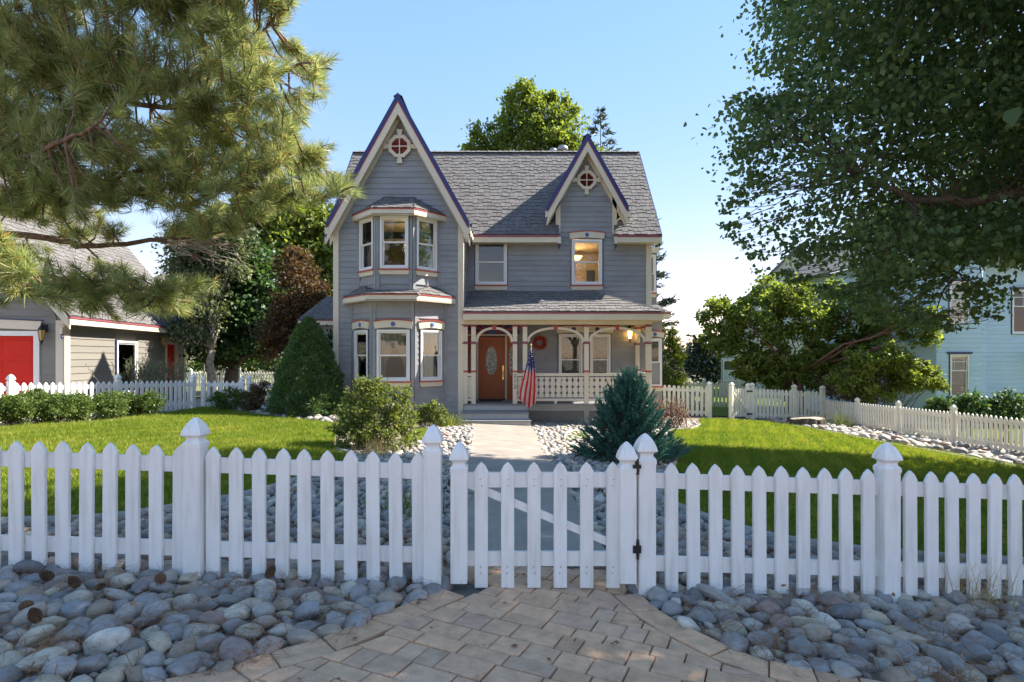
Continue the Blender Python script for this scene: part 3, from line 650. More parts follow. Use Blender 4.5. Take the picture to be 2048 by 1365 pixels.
def window(parent, T, cx, z0, w, h, hood=0, sill=True, curtain=None, name='window', frame_mat='white', mid=.5, medallion=True, pane_mat='glass'):
    W = T @ Matrix.Translation((cx, 0, z0)); a = w/2
    def B(fn, nm, mat, par):
        mb = MB(W); fn(mb); return mb.build(nm, M_[mat], par)
    fr = B(lambda m: bar(m, -a, a, 0, h, .06, -.055, .03), name, frame_mat, parent)
    for q in (-a-.028, a+.002): B(lambda m: m.box(q, q+.026, -.034, -.0, 0, h+.02), 'side_trim', 'dblue', fr)
    i = a-.06; mz = h*mid
    B(lambda m: bar(m, -i+.004, i-.004, mz-.015, h-.062, .04, -.02, .012), 'upper_sash', frame_mat, fr)
    B(lambda m: (bar(m, -i+.004, i-.004, .062, mz+.025, .045, .014, .045),), 'lower_sash', frame_mat, fr)
    B(lambda m: m.box(-i+.03, i-.03, -.003, .001, mz, h-.09), 'pane', pane_mat, fr)
    B(lambda m: m.box(-i+.03, i-.03, .028, .032, .09, mz), 'pane', pane_mat, fr)
    if sill:
        B(lambda m: m.box(-a-.05, a+.05, -.095, .0, -.036, -.002), 'sill', 'red', fr)
        B(lambda m: m.pxz([(-a+.01,-.165),(a-.01,-.165),(a+.035,-.038),(-a-.035,-.038)], -.055, -.0), 'apron', 'cream', fr)
    if hood:
        k = 10; lo = [(-a-.05+(2*a+.1)*j/k, h+.022+.045*math.sin(math.pi*j/k)) for j in range(k+1)]; hi = [(-a-.085+(2*a+.17)*j/k, h+.02+hood-.05+.05*math.sin(math.pi*j/k)) for j in range(k+1)]
        B(lambda m: [m.pxz([lo[j], lo[j+1], hi[j+1], hi[j]], -.075, -.0) for j in range(k)], 'hood', 'cream', fr)
        B(lambda m: [m.pxz([(x0_,z0_+.001),(x1_,z1_+.001),(x1_,z1_+.024),(x0_,z0_+.024)], -.10, -.0) for (x0_,z0_),(x1_,z1_) in zip(hi, hi[1:])], 'hood_cap', 'red', fr)
        if medallion:
            md = MB(W @ Matrix.Translation((0,-.075,h+hood*.5+.03)) @ Matrix.Rotation(R(90),4,'X')); md.lathe([(.062,-.004),(.062,.012),(.05,.02),(.03,.016),(.012,.022)], n=20); md.build('medallion', M_['ublue'], fr)
    if curtain: curtain(W, fr, w, h)
    return fr
def cloth(W, par, x0, x1, z0, z1, y, mat, waves=6, amp=.025, gather=None):
    n, m = 40, 8; V = []
    for j in range(m+1):
        t = j/m; z = z1+(z0-z1)*t
        for i in range(n+1):
            s = i/n; b = x0+(x1-x0)*s
            if gather: b = gather(s, t, x0, x1)
            V.append(tuple(W @ Vector((b, y+amp*math.sin(waves*6.283*s+t), z))))
    me = bpy.data.meshes.new('curtain'); me.from_pydata(V, [], [(j*(n+1)+i, j*(n+1)+i+1, (j+1)*(n+1)+i+1, (j+1)*(n+1)+i) for j in range(m) for i in range(n)])
    me.materials.append(M_[mat]); me.polygons.foreach_set('use_smooth', [True]*len(me.polygons)); return link('curtain', me, par)
def drape(W, par, w, h):
    cloth(W, par, -w*.40, w*.40, h*.62, h*.96, .16, 'curtain', 9, .02)
    for s in (-1, 1): cloth(W, par, 0, 1, .10, h*.64, .2, 'curtain', 3, .02, gather=lambda a, t, x0, x1, s=s: s*(w*.40-(a*w*(.34-.24*math.sin(min(1,t*1.15)*1.57)))))
def sheer(W, par, w, h): cloth(W, par, -w*.42, w*.42, .08, h*.95, .14, 'curtain', 8, .02)
def half(W, par, w, h): cloth(W, par, -w*.42, -w*.05, .08, h*.95, .16, 'curtain', 5, .025)
def lace(W, par, w, h): cloth(W, par, -w*.42, w*.42, .06, h*.88, .10, 'lace', 5, .012)
def blind(W, par, w, h): cloth(W, par, -w*.42, w*.42, h*.30, h*.95, .10, 'curtain', 1, .004)
def roof_plane(parent, O, u, v, poly, name='roof', tabs=True, each=False, under=.05, mat='shingle', expo=.2, seed=0):
    O, u, v = Vector(O), Vector(u).normalized(), Vector(v).normalized(); n = u.cross(v).normalized(); rs = random.Random(seed)
    mb = MB(); mb.prism([O+u*a+v*b for a, b in poly], -n*under); ro = mb.build(name, M_['underlay'], parent)
    if not tabs: return ro
    us = [p[0] for p in poly]; vs2 = [p[1] for p in poly]; J = MB(); row = 0; vv = min(vs2)-.03
    while vv < max(vs2):
        s = min(us)-rs.random()*.3
        while s < max(us):
            w = rs.choice((.13,.15,.17,.2)); v0 = vv+rs.choice((0,.0,.05,.065)); v1 = vv+expo+.08; th = rs.uniform(.014,.024)
            q = clip_convex([(s+.004,v0),(s+w-.004,v0),(s+w-.004,v1),(s+.004,v1)], poly)
            s += w
            if len(q) < 3 or area(q) < .004: continue
            T_ = J if not each else MB(); k = len(q)
            lo = [O+u*a+v*b+n*.002 for a, b in q]; hi = [O+u*a+v*b+n*(.006+th*max(0,1-(b-v0)/(v1-v0))) for a, b in q]
            T_.add(lo+hi, [tuple(range(k-1,-1,-1)), tuple(range(k,2*k))]+[(i,(i+1)%k,(i+1)%k+k,i+k) for i in range(k)])
            if each: T_.build('shingle', M_[mat], ro)
        vv += expo; row += 1
    if not each: tag(J.build('shingles', M_[mat], ro), kind='stuff')
    return ro
def cap_run(parent, a, b, mat='shingle', w=.13, step=.2):   # ridge and hip caps
    a, b = Vector(a), Vector(b); d = (b-a); L = d.length; d /= L; side = d.cross(Vector((0,0,1))).normalized(); up = side.cross(d); k = int(L/step); J = MB()
    for i in range(k+1):
        p = a+d*(i*step); q = a+d*min(L, i*step+step+.04); e = .012*(i % 2)
        J.add([p+side*w-up*.055, p+up*(.028+e), p-side*w-up*.055, q+side*w-up*.06, q+up*.012, q-side*w-up*.06], [(0,1,4,3),(1,2,5,4),(0,2,1),(3,4,5)])
    tag(J.build('ridge_caps', M_[mat], parent), kind='stuff')
def rake(parent, xp, zp, xl, zl, xr, zr, y0, y1, drop, wall_y, names=True):
    """gable edge: blue drip edge, red line, cream barge board, cream frieze on the wall; xp,zp the peak of the roof surface"""
    for xe, ze in ((xl, zl), (xr, zr)):
        cth = abs(xe-xp)/math.hypot(xe-xp, ze-zp); o = lambda d: d/cth
        def strip(d1, d2, ya, yb, nm, mat, xe=xe, ze=ze, par=parent): m = MB(); m.pxz([(xp,zp-o(d1)),(xe,ze-o(d1)),(xe,ze-o(d2)),(xp,zp-o(d2))], ya, yb); return m.build(nm, M_[mat], par)
        strip(-.035, .075, y0-.02, y0+.22, 'rake_edge', 'blue'); strip(.076, .098, y0-.012, y0+.1, 'rake_line', 'red')
        b = strip(.099, .099+drop, y0, y0+.05, 'barge_board', 'cream'); strip(.10, .13, y0+.05, wall_y, 'soffit', 'soffit')
        strip(.131, .131+drop*.95, wall_y-.045, wall_y-.003, 'frieze_board', 'cream')
def drop_finial(parent, x, y, z, s=1):
    m = MB(); m.box(x-.05*s, x+.05*s, y-.05*s, y+.05*s, z-.02, z+.2*s); b = m.build('bracket', M_['cream'], parent)
    m = MB(); m.lathe([(.042*s,0),(.048*s,-.02*s),(.03*s,-.05*s),(.04*s,-.08*s),(.028*s,-.12*s),(.012*s,-.17*s)], c=(x,y,z-.021), n=8); m.build('drop_finial', M_['dblue'], b)
def gable_vent(parent, x, z, y, r):
    W = Matrix.Translation((x, y, z)); oc = lambda q: [(q/math.cos(math.pi/8)*math.cos(math.pi/8+k*math.pi/4), q/math.cos(math.pi/8)*math.sin(math.pi/8+k*math.pi/4)) for k in range(8)]
    a, b = oc(r), oc(r*.70); m = MB(W)
    for k in range(8): m.pxz([a[k], a[(k+1)%8], b[(k+1)%8], b[k]], -.09, -.02)
    m.box(-r*.045, r*.045, -.08, -.03, -r*.70, r*.70); m.box(-r*.70, -r*.045, -.08, -.03, -r*.045, r*.045); m.box(r*.045, r*.70, -.08, -.03, -r*.045, r*.045)
    v = m.build('gable_vent', M_['cream'], parent)
    for k in range(8):
        zz = -r*.62+k*r*1.24/8; hw_ = min(r*.69, r*.98-abs(zz+.02)) ; m = MB(W); m.prism([(-hw_,-.05,zz),(hw_,-.05,zz),(hw_,-.02,zz+r*.15),(-hw_,-.02,zz+r*.15)], (0,.008,.012)); m.build('louver', M_['louver'], v)
    m = MB(W); m.pxz(b, -.015, -.008); m.build('backing', M_['maroon'], v)
    for k in range(4):
        m = MB(W @ Matrix.Rotation(k*math.pi/2, 4, 'Y')); m.pxz([(-r*.17,r*1.0),(r*.17,r*1.0),(r*.26,r*1.52),(-r*.26,r*1.52)], -.075, -.02); m.build('keystone', M_['cream'], v)

# ------------------------------------------------------------------ the house
YT, YM, YP = 17.1, 18.7, 17.1
house = thing('house', (-.4, YM, g(-.4, YM)), 'grey Victorian house with steep tower gable, cream trim and front porch', 'house')
BZ = -.95
TX0, TX1, TP = -5.25, -1.44, -3.346
# tower front wall
def t_rng(z):
    top = 9.0; sl = 1.82; k = max(.02, (top-z)/sl) ; return (max(TX0, TP-k), min(TX1, TP+k))
bayU = (-3.33, 1.185, .675); bayL = (-3.33, 1.385, .80)          # centre, half width at the wall, projection
op_front = [(bayU[0]-bayU[1]+.02, bayU[0]+bayU[1]-.02, 3.4, 5.75), (bayL[0]-bayL[1]+.02, bayL[0]+bayL[1]-.02, BZ, 3.2)]
FT = frame((0, YT, 0), (1, 0))
wf = wall_back(house, FT, TX0, TX1, BZ, 5.5, op_front, gable=[(TX0,5.5),(TX1,5.5),(TP,9.0)])
clap(wf, FT, -.42, 8.95, lambda z: (t_rng(z)[0]+(.15 if z < 5.6 else 0), t_rng(z)[1]-(.15 if z < 5.6 else 0)), op_front)
for x0, x1 in ((TX0-.012, TX0+.148), (TX1-.148, TX1+.012)):
    m = MB(); m.box(x0, x1, YT-.04, YT+.06, -.62 if x0 > -3 else -.45, 5.72); m.build('corner_board', M_['cream'], house)
m = MB(); m.box(TX1-.02, TX1+.016, YT+.06, YT+.2, .2, 5.6); m.build('corner_board', M_['cream'], house)
# tower sides and main block walls
FR = frame((TX1, YT, 0), (0, 1)); w_ = wall_back(house, FR, 0.125, YM-YT, BZ, 5.5); clap(w_, FR, -.42, 5.5, lambda z: (.1, YM-YT))
FLn = frame((TX0, 24.4, 0), (0, -1)); w_ = wall_back(house, FLn, 0, 24.4-YT-.125, BZ, 5.45); clap(w_, FLn, -.42, 5.45, lambda z: (0, 24.4-YT), joined=True)
MX1 = 4.48; W1 = (-.67, 3.87, 1.02, 1.45); W2 = (2.41, 3.87, .98, 1.45); P1 = (1.885, .62, .77, 1.67); P2 = (2.84, .62, .66, 1.67)
FM = frame((0, YM, 0), (1, 0))
def rect(w): return (w[0]-w[2]/2-.03, w[0]+w[2]/2+.03, w[1]-.03, w[1]+w[3]+.02)
op_main = [rect(W1), rect(W2), (P1[0]-P1[2]/2-.02, P2[0]+P2[2]/2+.02, P1[1]-.03, P1[1]+P1[3]+.02), (-1.44, .2, 0, 2.3)]
DXC, DPZ, DS = 2.37, 8.42, 1.78
wm = wall_back(house, FM, TX1, MX1, BZ, 5.42, op_main, gable=[(1.42,5.42),(3.36,5.42),(3.36,6.66),(DXC,8.42),(1.42,6.72)])
clap(wm, FM, .2, 5.40, lambda z: (TX1, MX1-.16), [rect(W1), (W2[0]-.55, W2[0]+.55, 3.84, 5.34), (P1[0]-P1[2]/2-.03, P2[0]+P2[2]/2+.03, P1[1]-.03, 2.55), (-1.44,.3,0,2.62)])
def d_rng(z): k = max(.02, (DPZ-.05-z)/DS); return (max(1.55, DXC-k), min(3.24, DXC+k))
FD = frame((0, YM-.005, 0), (1, 0)); clap(wm, FD, 5.40, 8.3, d_rng, [(W2[0]-.62, W2[0]+.62, 5.2, 5.56)])
for x0, x1 in ((1.41,1.56),(3.23,3.37)):
    m = MB(); m.box(x0, x1, YM-.045, YM+.5, 5.5, 6.85); m.build('corner_board', M_['cream'], house)
m = MB(); m.box(MX1-.16, MX1+.012, YM-.045, YM+.1, -.75, 5.35); m.build('corner_board', M_['cream'], house)
FRs = frame((MX1, YM, 0), (0, 1)); w_ = wall_back(house, FRs, .125, 5.7, BZ, 5.42, gable=[(.125,5.42),(5.7,5.42),(2.95,8.9)]); clap(w_, FRs, -.7, 5.4, lambda z: (.1,5.7), joined=True)
FBk = frame((MX1, 24.4, 0), (-1, 0)); wall_back(house, FBk, .13, MX1-TX0-.13, BZ, 5.42)
FLg = frame((-5.6, 24.4, 0), (0, -1)); m = MB(FLg); m.prism([(0,.004,3.0),(5.7,.004,3.0),(5.7,.004,5.42),(2.85,.004,8.9),(0,.004,5.42)], (0,.3,0)); m.build('wall', M_['siding'], house)
# inside: floors and a back room wall seen through the glass
m = MB(); m.box(TX0+.15, MX1-.15, YT+.15 if False else YM+.13, 24.2, 2.95, 3.1); m.build('upper_floor', M_['room'], house)
m = MB(); m.box(TX0+.13, TX1-.13, YT+.13, YM+.12, 2.95, 3.1); m.build('upper_floor', M_['room'], house)
m = MB(); m.box(TX0+.15, MX1-.15, 21.2, 21.3, 0, 5.35); m.build('room_wall', M_['room'], house)
m = MB(); m.box(TX0+.15, MX1-.15, YM+.13, 24.2, 5.3, 5.38); m.build('ceiling', M_['room'], house)
m = MB(); m.box(TX0+.13, TX1-.13, YT+.13, YM+.12, 5.6, 5.66); m.build('ceiling', M_['room'], house)
m = MB(); m.box(.5, .62, YM+.13, 21.2, 3.1, 5.3); m.build('partition', M_['room'], house)
# main windows
window(house, FM, *W1, curtain=None)
window(house, FM, *W2, hood=.24)
pw = window(house, FM, *P1, sill=False, curtain=lace); window(house, FM, *P2, sill=False, curtain=lace)
m = MB(); m.box(P1[0]+P1[2]/2+.03, P2[0]-P2[2]/2-.03, YM-.05, YM+.02, .6, 2.3); m.build('mullion', M_['cream'], house)
k = 12; xa, xb = P1[0]-P1[2]/2-.1, P2[0]+P2[2]/2+.1
m = MB(); 
for j in range(k):
    f = lambda q: (xa+(xb-xa)*q/k); zz = lambda q: .03*math.sin(math.pi*q/k)
    m.pxz([(f(j)*.96+.04*2.36, 2.31+zz(j)),(f(j+1)*.96+.04*2.36, 2.31+zz(j+1)),(f(j+1), 2.51+zz(j+1)),(f(j), 2.51+zz(j))], YM-.08, YM)
hd = m.build('hood', M_['cream'], house)
m = MB(); 
for j in range(k): m.pxz([(f(j),2.512+zz(j)),(f(j+1),2.512+zz(j+1)),(f(j+1),2.54+zz(j+1)),(f(j),2.54+zz(j))], YM-.1, YM)
m.build('hood_cap', M_['red'], hd)
for cx in (1.98, 2.74):
    m = MB(Matrix.Translation((cx, YM-.08, 2.43)) @ Matrix.Rotation(R(90),4,'X')); m.lathe([(.07,-.004),(.07,.012),(.05,.02),(.012,.02)], n=18); m.build('medallion', M_['dblue'], hd)
# lamps seen inside
def bulb(x, y, z, r, par):
    b = bpy.data.meshes.new('bulb'); bm = bmesh.new(); bmesh.ops.create_uvsphere(bm, u_segments=10, v_segments=8, radius=r); bm.to_mesh(b); bm.free(); b.materials.append(M_['bulb']); return link('bulb', b, par, Matrix.Translation((x,y,z)))
def pendant(x, y, z, label, bulbs, shade=False):
    t = thing('ceiling_lamp', (x,y,z), label, 'lamp')
    m = MB(); m.tube([(x,y,z+.05),(x,y,z+.35)], .01, 6); m.lathe([(.06,.34),(.06,.37)], c=(x,y,z), n=10); m.build('stem', M_['brass'], t)
    if shade: m = MB(); m.lathe([(.02,-.1),(.12,-.06),(.19,.03),(.2,.05)], c=(x,y,z), n=16); m.build('lamp_shade', M_['amber'], t)
    for bx, bz in bulbs: bulb(x+bx, y-.02, z+bz, .035, t)
    return t
pendant(-3.17, 17.9, 5.0, 'lit lamp with bare bulbs behind the upper bay window', ((-.10,0),(.10,.02),(.13,-.09)))
pendant(2.25, 20.2, 5.0, 'lit bowl lamp behind the upper window under the small gable', (), True)
for nm, loc, e in (('bay_room_light', (-3.2,17.6,4.85), 5), ('gable_room_light', (2.3,19.7,4.7), 14)):
    l = bpy.data.lights.new(nm, 'POINT'); l.energy = e; l.color = (1,.6,.28); l.shadow_soft_size = .12; o = bpy.data.objects.new(nm, l); COL.objects.link(o); o.location = loc
m = MB(); m.box(2.0,2.35,21.14,21.19,3.1,5.0); m.build('inner_door', M_['maroon'], house)
m = MB(); m.box(2.72,3.0,21.14,21.19,3.6,4.7); m.build('picture', M_['dblue'], house)
# tower gable roof
ty0 = 16.75; tpx, tpz = -3.28-.02, 9.12
rake(house, tpx, tpz, -5.36, 5.40, -1.235, 5.40, ty0, 0, .165, YT)
for s, xe in ((-1,-5.36),(1,-1.235)):
    v = Vector((tpx-xe, 0, tpz-5.40)); Lv = v.length
    O = Vector((xe, ty0+.2, 5.40)) if s > 0 else Vector((xe, 21.6, 5.40)); u = (0,1,0) if s > 0 else (0,-1,0); Lu = 21.6-ty0-.2
    roof_plane(house, O, u, v, [(0,0),(Lu,0),(Lu,Lv),(0,Lv)], seed=3+s)
    m = MB(); m.box(xe-.02, xe+.02, ty0+.05, YM+.2 if s > 0 else 21, 5.12, 5.31); m.build('fascia', M_['cream'], house)
    drop_finial(house, xe-(-.0 if s < 0 else .0), ty0+.03, 5.12, .9)
cap_run(house, (tpx, ty0, tpz+.03), (tpx, 21.6, tpz+.03), 'shingle')
gable_vent(house, -3.30, 1.6+(HY-295)*YT/F, YT-.02, .325)
# dormer gable roof
dy0 = 18.3; dpx, dpz, dxl, dxr, dze = 2.39, 8.55, 1.10, 3.68, 6.25
rake(house, dpx, dpz, dxl, dze, dxr, dze, dy0, 0, .15, YM)
for s, xe in ((-1,dxl),(1,dxr)):
    v = Vector((dpx-xe, 0, dpz-dze)); Lv = v.length; O = Vector((xe, dy0+.2, dze)) if s > 0 else Vector((xe, 21.2, dze)); u = (0,1,0) if s > 0 else (0,-1,0); Lu = 21.2-dy0-.2
    roof_plane(house, O, u, v, [(0,0),(Lu,0),(Lu,Lv),(0,Lv)], seed=13+s)
    m = MB(); m.box(xe-.02, xe+.02, dy0+.05, 19.6, 5.98, 6.16); m.build('fascia', M_['cream'], house); drop_finial(house, xe, dy0+.03, 5.98, .9)
cap_run(house, (dpx, dy0, dpz+.03), (dpx, 21.2, dpz+.03))
gable_vent(house, 2.40, 1.6+(HY-362)*YM/F, YM-.025, .30)
# main roof
EY, EZ, RY, RZ = 18.35, 5.41, 21.6, 9.15; RX0, RX1 = -5.9, 4.72
v = Vector((0, RY-EY, RZ-EZ)); Lv = v.length; vw = (YM-EY)/(RY-EY)*Lv
roof_plane(house, (RX0,EY,EZ), (1,0,0), v, [(0,vw+.0),(RX1-RX0,vw),(RX1-RX0,Lv),(0,Lv)], seed=21)
roof_plane(house, (RX0,EY,EZ), (1,0,0), v, [(-1.3-RX0,0),(1.5-RX0,0),(1.5-RX0,vw),(-1.3-RX0,vw)], seed=22)
roof_plane(house, (RX0,EY,EZ), (1,0,0), v, [(3.28-RX0,0),(RX1-RX0,0),(RX1-RX0,vw),(3.28-RX0,vw)], seed=23)
vb = Vector((0, RY-24.85, RZ-EZ)); roof_plane(house, (RX1,24.85,EZ), (-1,0,0), vb, [(0,0),(RX1-RX0,0),(RX1-RX0,vb.length),(0,vb.length)], seed=24)
cap_run(house, (RX0,RY,RZ+.04), (RX1,RY,RZ+.04))
for xe in (RX0, RX1):
    for ya, yb in ((EY,RY),(24.85,RY)):
        m = MB(); m.prism([(xe-.03,ya,EZ-.06),(xe-.03,yb,RZ-.06),(xe-.03,yb,RZ-.28),(xe-.03,ya,EZ-.28)], (.06,0,0)); m.build('barge_board', M_['cream'], house)
        m = MB(); m.prism([(xe-.035,ya,EZ+.02),(xe-.035,yb,RZ+.02),(xe-.035,yb,RZ-.055),(xe-.035,ya,EZ-.055)], (.07,0,0)); m.build('rake_edge', M_['dblue'], house)
for x0, x1 in ((-1.22,1.52),(3.26,RX1-.04)):
    m = MB(); m.box(x0, x1, EY-.03, EY+.02, EZ-.24, EZ-.075); m.build('fascia', M_['cream'], house)
    m = MB(); m.box(x0-.01, x1+.01, EY-.05, EY+.02, EZ-.072, EZ-.012); m.build('drip_edge', M_['maroon'], house)
    m = MB(); m.box(x0, x1, EY+.02, YM-.002, EZ-.24, EZ-.22); m.build('soffit', M_['soffit'], house)
for x in (1.50, 3.28): drop_finial(house, x, EY-.0, EZ-.26, 1.0)
for x, y, r, h in ((1.55,21.9,.12,.35),(1.92,22.0,.17,.48)):
    m = MB(); m.lathe([(r*.8,-.5),(r*.8,h*.6),(r*1.25,h*.62),(r*1.25,h*.8),(r*.9,h),(r*.3,h*1.02)], c=(x,y,RZ-.1), n=16); m.build('roof_vent', M_['steel'], house, True)
# bays
def bay(spec, z0, z1, wz, wh, widths, hood, roof, curtains, name, clap_from):
    cx, hw, d = spec; xa, xb = cx-hw, cx+hw; pts = [(xa,YT),(xa+d,YT-d),(xb-d,YT-d),(xb,YT)]
    root = None
    for k in range(3):
        a, b = Vector(pts[k]), Vector(pts[k+1]); L = (b-a).length; T = frame((a.x,a.y,0), (b-a)); ww = widths[k]; c = L/2
        op = [(c-ww/2-.03, c+ww/2+.03, wz-.03, wz+wh+.02)]
        wl_ = wall_back(house, T, 0, L, z0, z1, op, thick=.1)
        clap(wl_, T, clap_from, z1, lambda z: (.085, L-.085), [(c-ww/2-.03, c+ww/2+.03, wz-.16, wz+wh+(hood+.02 if hood else .02))])
        m = MB(T)
        m.box(.0,.09,-.034,.0,clap_from-.3,z1); m.build('corner_board', M_['siding'], house); m = MB(T); m.box(L-.09,L,-.034,.0,clap_from-.3,z1); m.build('corner_board', M_['siding'], house)
        window(house, T, c, wz, ww, wh, hood=hood, curtain=curtains[k])
    ov, ez, tz, fh, inset = roof
    e = .92*ov; P = [Vector((xa-e*1.05,YT,ez)), Vector((xa+d-e*.42,YT-d-ov,ez)), Vector((xb-d+e*.42,YT-d-ov,ez)), Vector((xb+e*1.05,YT,ez))]
    tp = [Vector((cx-inset,YT,tz)), Vector((cx-inset,YT-.02,tz)), Vector((cx+inset,YT-.02,tz)), Vector((cx+inset,YT,tz))]
    for k in range(3):
        a, b = P[k], P[k+1]; u = (b-a); L = u.length; u /= L; t0, t1 = tp[k] if k else tp[0], tp[k+1] if k < 2 else tp[3]
        nrm = u.cross(((t0+t1)/2-a)).normalized(); v_ = nrm.cross(u); poly = [(0,0),(L,0),((t1-a).dot(u),(t1-a).dot(v_)),((t0-a).dot(u),(t0-a).dot(v_))]
        if (Vector(poly[2])-Vector(poly[3])).length < .03: poly = poly[:3]
        rp = roof_plane(house, a, u, v_, poly, each=True, under=.03, expo=.2, seed=int(tz*10)+k, name='bay_roof')
        Tf = frame((a.x,a.y,0), (u.x,u.y)); m = MB(Tf); m.box(-.0,L,-.012,.025,ez-.035,ez-.004); m.build('drip_edge', M_['red'], house)
        m = MB(Tf); m.box(0,L,0,.04,ez-fh,ez-.036); m.build('fascia', M_['cream'], house)
    cap_run(house, P[1]+Vector((0,0,.01)), tp[1], w=.07, step=.16); cap_run(house, P[2]+Vector((0,0,.01)), tp[2], w=.07, step=.16)
    m = MB(); m.pxy([tuple(p.xy) for p in P], ez-fh+.01, ez-fh+.03); m.build('soffit', M_['soffit'], house)
    m = MB(); m.pxy([(xa+.1,YT+.1),(xa+d,YT-d+.11),(xb-d,YT-d+.11),(xb-.1,YT+.1)], z0-.02 if z0 > 2 else .1, z0 if z0 > 2 else .15); m.build('bay_floor', M_['room'], house)
bay(bayU, 3.35, 5.70, 4.05, 1.49, (.72,.81,.72), 0, (.23,5.72,6.26,.19,.42), (sheer,None,half), 'upper', 3.62)
bay(bayL, BZ, 3.2, .87, 1.45, (.74,.93,.76), .25, (.30,3.30,3.66,.19,1.0), (sheer,drape,sheer), 'lower', -.32)
# ------------------------------------------------------------------ porch
DZ = .17
m = MB(); m.box(-1.42, 4.14, YP-.06, YM-.002, DZ-.045, DZ); m.build('deck', M_['deck'], house)
m = MB(); m.box(.46, 4.12, YP-.03, YP+.02, -.04, DZ-.047); m.build('skirt_board', M_['skirt'], house)
m = MB(); m.box(4.09, 4.12, YP+.02, YM-.01, -.7, DZ-.047); m.build('skirt_board', M_['skirt'], house)
m = MB(); m.box(2.12, 2.27, YP-.035, YP+.02, -.66, -.042); m.build('skirt_post', M_['skirt'], house)
J = MB()
for x0, x1 in ((.47,2.12),(2.27,4.1)):
    cvx = [(x0,-.66),(x1,-.66),(x1,-.042),(x0,-.042)]
    for s, yy in ((1, YP-.012), (-1, YP-.004)):
        c = x0-1
        while c < x1+1:
            q = [(c,-.75),(c+.032,-.75),(c+.032+s*.8,.05),(c+s*.8,.05)]; q = q if s > 0 else q
            if sum(q[i][0]*q[(i+1)%4][1]-q[(i+1)%4][0]*q[i][1] for i in range(4)) < 0: q = q[::-1]
            q = clip_convex(q, cvx)
            if len(q) >= 3: J.pxz(q, yy-.004, yy+.003)
            c += .105
tag(J.build('lattice', M_['skirt'], house), kind='stuff')
for i, (y0, y1, zt, x0, x1) in enumerate(((16.3,YP-.062,-.01,-1.43,.48),(15.84,16.3,-.19,-1.39,.53))):
    s = thing  # each step: tread and riser
    m = MB(); m.box(x0, x1, y0-.025, y1+.02, zt-.04, zt); st = m.build('step', M_['deck'], house)
    m = MB(); m.box(x0+.015, x1-.015, y0, y1+.015, zt-.5, zt-.042); m.build('riser', M_['riser'], st)
m = MB(); m.box(-1.41, .455, YP-.045, YP+.01, -.3, DZ-.047); m.build('riser', M_['riser'], house)
cols = [-1.375, -1.135, .088, .383, 2.196, 4.02]; CY = YP+.05; hwc = .066
def column(x, y, z0=DZ):
    m = MB(); m.box(x-hwc, x+hwc, y-hwc, y+hwc, z0, 2.50); c = m.build('porch_column', M_['cream'], house)
    m = MB(); m.lathe([(hwc+.004,2.435),(hwc+.018,2.445),(hwc+.02,2.47),(hwc+.045,2.485),(hwc+.05,2.502)], c=(x,y,0), n=4, rot=math.pi/4); m.build('capital', M_['maroon'], c)
    m = MB(); m.lathe([(hwc+.004,1.93),(hwc+.026,1.94),(hwc+.026,1.975),(hwc+.014,1.985),(hwc+.014,2.0),(hwc+.003,2.005)], c=(x,y,0), n=4, rot=math.pi/4); m.build('band', M_['maroon'], c)
    m = MB(); m.lathe([(hwc+.003,1.10),(hwc+.02,1.105),(hwc+.02,1.145),(hwc+.003,1.15)], c=(x,y,0), n=4, rot=math.pi/4); m.build('band', M_['red'], c)
    return c
C_ = [column(x, CY) for x in cols]; column(4.02, YM-.08)
m = MB(); m.box(-1.43, 4.12, CY-.10, CY+.10, 2.504, 2.655); m.build('porch_beam', M_['soffit'], house)
m = MB(); m.box(3.92, 4.12, CY+.10, YM-.01, 2.504, 2.655); m.build('porch_beam', M_['soffit'], house)
m = MB(); m.box(-1.43, 4.36, 16.86, YM-.004, 2.657, 2.69); m.build('porch_ceiling', M_['soffit'], house)
def arch(xa, xb, y, T=I4):
    a = (xb-xa)/2-hwc+.012; cx = (xa+xb)/2; n = 22; zs, rise, th = 1.985, .45, .075; m = MB(T)
    def P(t, e): return (cx-(a-e)*math.cos(t), zs+(rise-e*.9)*math.sin(t)**.9 if math.sin(t) > 0 else zs)
    for i in range(n):
        t0, t1 = math.pi*i/n, math.pi*(i+1)/n; m.pxz([P(t0,0),P(t1,0),P(t1,th),P(t0,th)], y-.03, y+.03)
    ar = m.build('arch', M_['cream'], house)
    m = MB(T); m.pxz([(cx-.05,zs+rise-.09),(cx+.05,zs+rise-.09),(cx+.062,zs+rise+.055),(cx-.062,zs+rise+.055)], y-.045, y+.045); m.build('keystone', M_['red'], ar)
arch(cols[1], cols[2], CY); arch(cols[3], cols[4], CY); arch(cols[4], cols[5], CY)
arch(CY, YM-.08, 0, frame((4.02,0,0),(0,1)) )
def bal_mesh():
    h0, h1 = .35, .965; hw_ = .074; zs = (.487,.672,.862); e = [(hw_,h0)]
    for z in zs: e += [(hw_,z-.045),(hw_-.03,z-.012),(hw_-.03,z+.012),(hw_,z+.045)]
    e.append((hw_,h1)); P = e+[(-x,z) for x, z in reversed(e)]; m = MB(); n = len(e)
    L_ = [(x,-.0125,z) for x,z in e]+[(-x,-.0125,z) for x,z in e]+[(x,.0125,z) for x,z in e]+[(-x,.0125,z) for x,z in e]
    fs = []
    for i in range(n-1): fs += [(i,i+1,n+i+1,n+i),(2*n+i,3*n+i,3*n+i+1,2*n+i+1),(i,2*n+i,2*n+i+1,i+1),(n+i,n+i+1,3*n+i+1,3*n+i)]
    fs += [(0,n,3*n,2*n),(n-1,3*n-1,4*n-1,2*n-1)]; m.add(L_, fs); return m.mesh('baluster', M_['cream'])
BM_ = bal_mesh()
